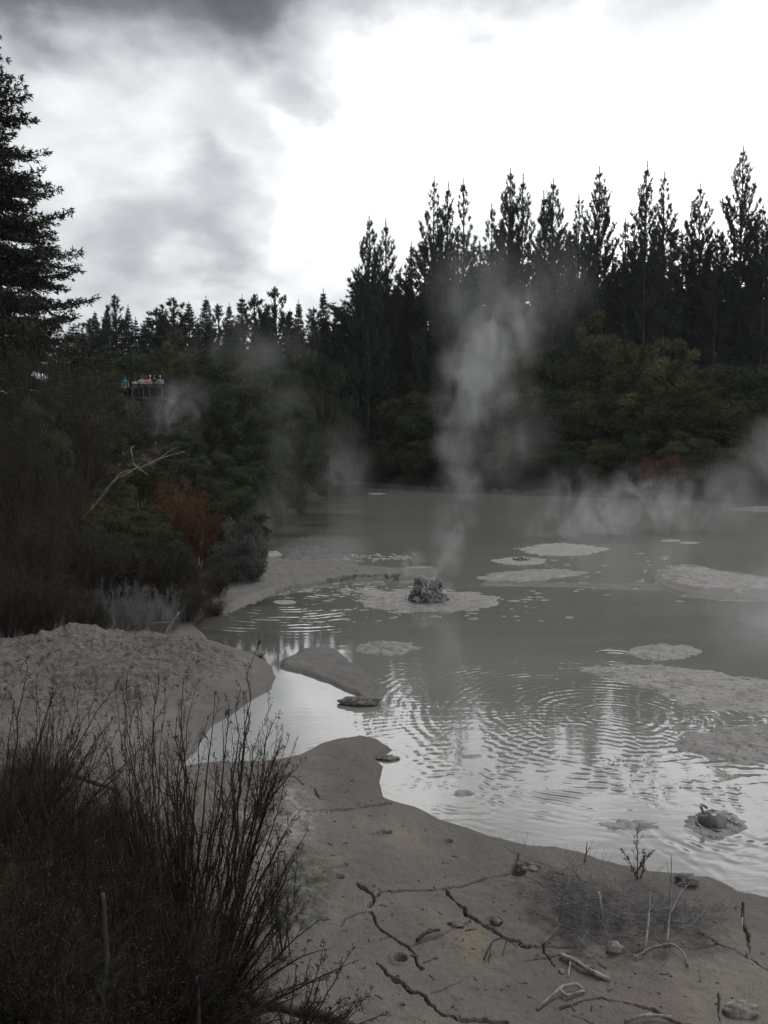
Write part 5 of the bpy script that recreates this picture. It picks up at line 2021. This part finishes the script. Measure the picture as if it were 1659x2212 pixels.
YE = 23.6
steam([(955, 1258, 40, YE, 1.2), (963, 1215, 55, YE, 1.0), (970, 1165, 62, YE, .8), (983, 1110, 72, YE, .65), (998, 1040, 80, YE + .2, .8), (1000, 960, 88, YE + .3, .7),
       (1006, 880, 96, YE + .4, .85), (1028, 800, 112, YE + .5, 1.0), (1075, 735, 125, YE + .6, 1.0), (1112, 680, 115, YE + .6, .55), (1090, 860, 110, YE + .5, .30),
       (1125, 940, 110, YE + .4, .25), (1070, 1000, 90, YE + .3, .25), (1040, 640, 170, YE + .5, .22), (1180, 625, 150, YE + .6, .16)], .80,
      'tall drifting column of steam rising behind the mud spout', 1.3, .29, .76, .6, 3.0)
steam([(1230, 1150, 110, 40, .7), (1310, 1120, 120, 42, .85), (1370, 1080, 100, 42, .6), (1240, 1060, 90, 41, .45), (1410, 1095, 120, 42, .6), (1490, 1090, 120, 43, .4), (1560, 1080, 110, 43, .25),
       (1190, 1180, 100, 40, .5), (1300, 1180, 120, 40, .5)], .50,
      'low cloud of steam drifting over the middle right of the pool', .85, .40, .70, .75, 9.0)
steam([(1660, 1370, 170, 19, 1.0), (1600, 1440, 150, 18, .6), (1560, 1330, 150, 20, .4), (1700, 1280, 130, 21, .6), (1480, 1400, 130, 19, .18)], .42,
      'soft bank of steam at the right edge over the pitted rafts', .7, .30, .75, .9, 15.0)
steam([(1640, 1010, 110, 70, .8), (1580, 1040, 90, 70, .6), (1690, 960, 110, 72, .7)], .22,
      'thin steam rising at the far right under the shrubs', .25, .36, .7, .7, 21.0)
steam([(590, 1130, 90, 42, .7), (605, 1050, 80, 45, .55), (628, 960, 85, 47, .5), (570, 1080, 70, 44, .5), (720, 1070, 130, 46, .2), (620, 880, 90, 48, .3)], .20,
      'faint steam rising beside the overhanging bushes at the left shore', .55, .40, .72, .45, 27.0)
steam([(740, 1010, 95, 83, .8), (735, 950, 80, 83, .5), (690, 1040, 80, 83, .4)], .09, 'small wisp of steam before the bleached shrubs on the far shore', .3, .34, .68, .7, 33.0)
steam([(385, 885, 85, 48, .9), (355, 905, 65, 48, .5), (410, 850, 60, 48, .4)], .42, 'round puff of steam below the lookout on the left bank', .7, .40, .70, .8, 39.0)
steam([(560, 770, 90, 57, .5), (450, 750, 70, 58, .6), (640, 730, 80, 58, .4), (500, 730, 80, 58, .3)], .16, 'thin veil of steam before the small conifers', .3, .34, .7, .8, 45.0)
steam([(890, 1215, 34, 26, .9), (893, 1200, 28, 26, .6)], 1.0, 'little puff of steam left behind the mud spout', 1.2, .3, .65, .8, 51.0)
steam([(1330, 1300, 170, 24, .35), (1180, 1400, 170, 20, .25), (1020, 1370, 150, 20, .3), (1450, 1250, 160, 27, .4), (1150, 1100, 150, 40, .2)], .16,
      'thin mist hanging over the open middle of the pool', .35, .36, .7, .8, 57.0)


# ------------------------------------------------------------------ thin damp air
def haze():
    m, b = new_mat('damp_air')
    vol = b.n('ShaderNodeVolumePrincipled', {'Color': (.90, .95, .97, 1), 'Density': 0.00016, 'Anisotropy': .2})
    b.n('ShaderNodeOutputMaterial', {'Volume': vol.outputs[0]})
    v_, f_ = box_arrays([(-460, -460, -1.8, 460, 460, 75)])
    o = obj('haze', mesh_np('haze', v_, f_, m))
    tag(o, 'thin damp haze in the air over the whole mud pool', 'haze', kind='stuff')


haze()


# ------------------------------------------------------------------ crumbs on the mud, too many to count
def crumbs():
    r_ = np.random.default_rng(5)
    segs = []
    n = 0
    while n < 520:
        dx, dy = r_.uniform(560, 1659), r_.uniform(1640, 2212)
        p = at_z(dx, dy, .1)
        if land_sd(p[:1], p[1:2])[0][0] < .06:
            continue
        z = gz(p[0], p[1])
        a = r_.uniform(0, 6.28)
        L = abs(r_.normal(.008, .010)) + .005
        if r_.random() < .12:
            L *= 4
        w = min(L * r_.uniform(.12, .5), .009)
        segs.append((p[0], p[1], z + w * .3, p[0] + L * cos(a), p[1] + L * sin(a), z + w * .3 + r_.uniform(0, .004), w, w * .5))
        n += 1
    o = segs_to_obj('mud_crumbs', segs, M_CLOD, 5)
    tag(o, 'tiny crumbs and twig bits strewn over the cracked mud', 'debris', kind='stuff')


crumbs()
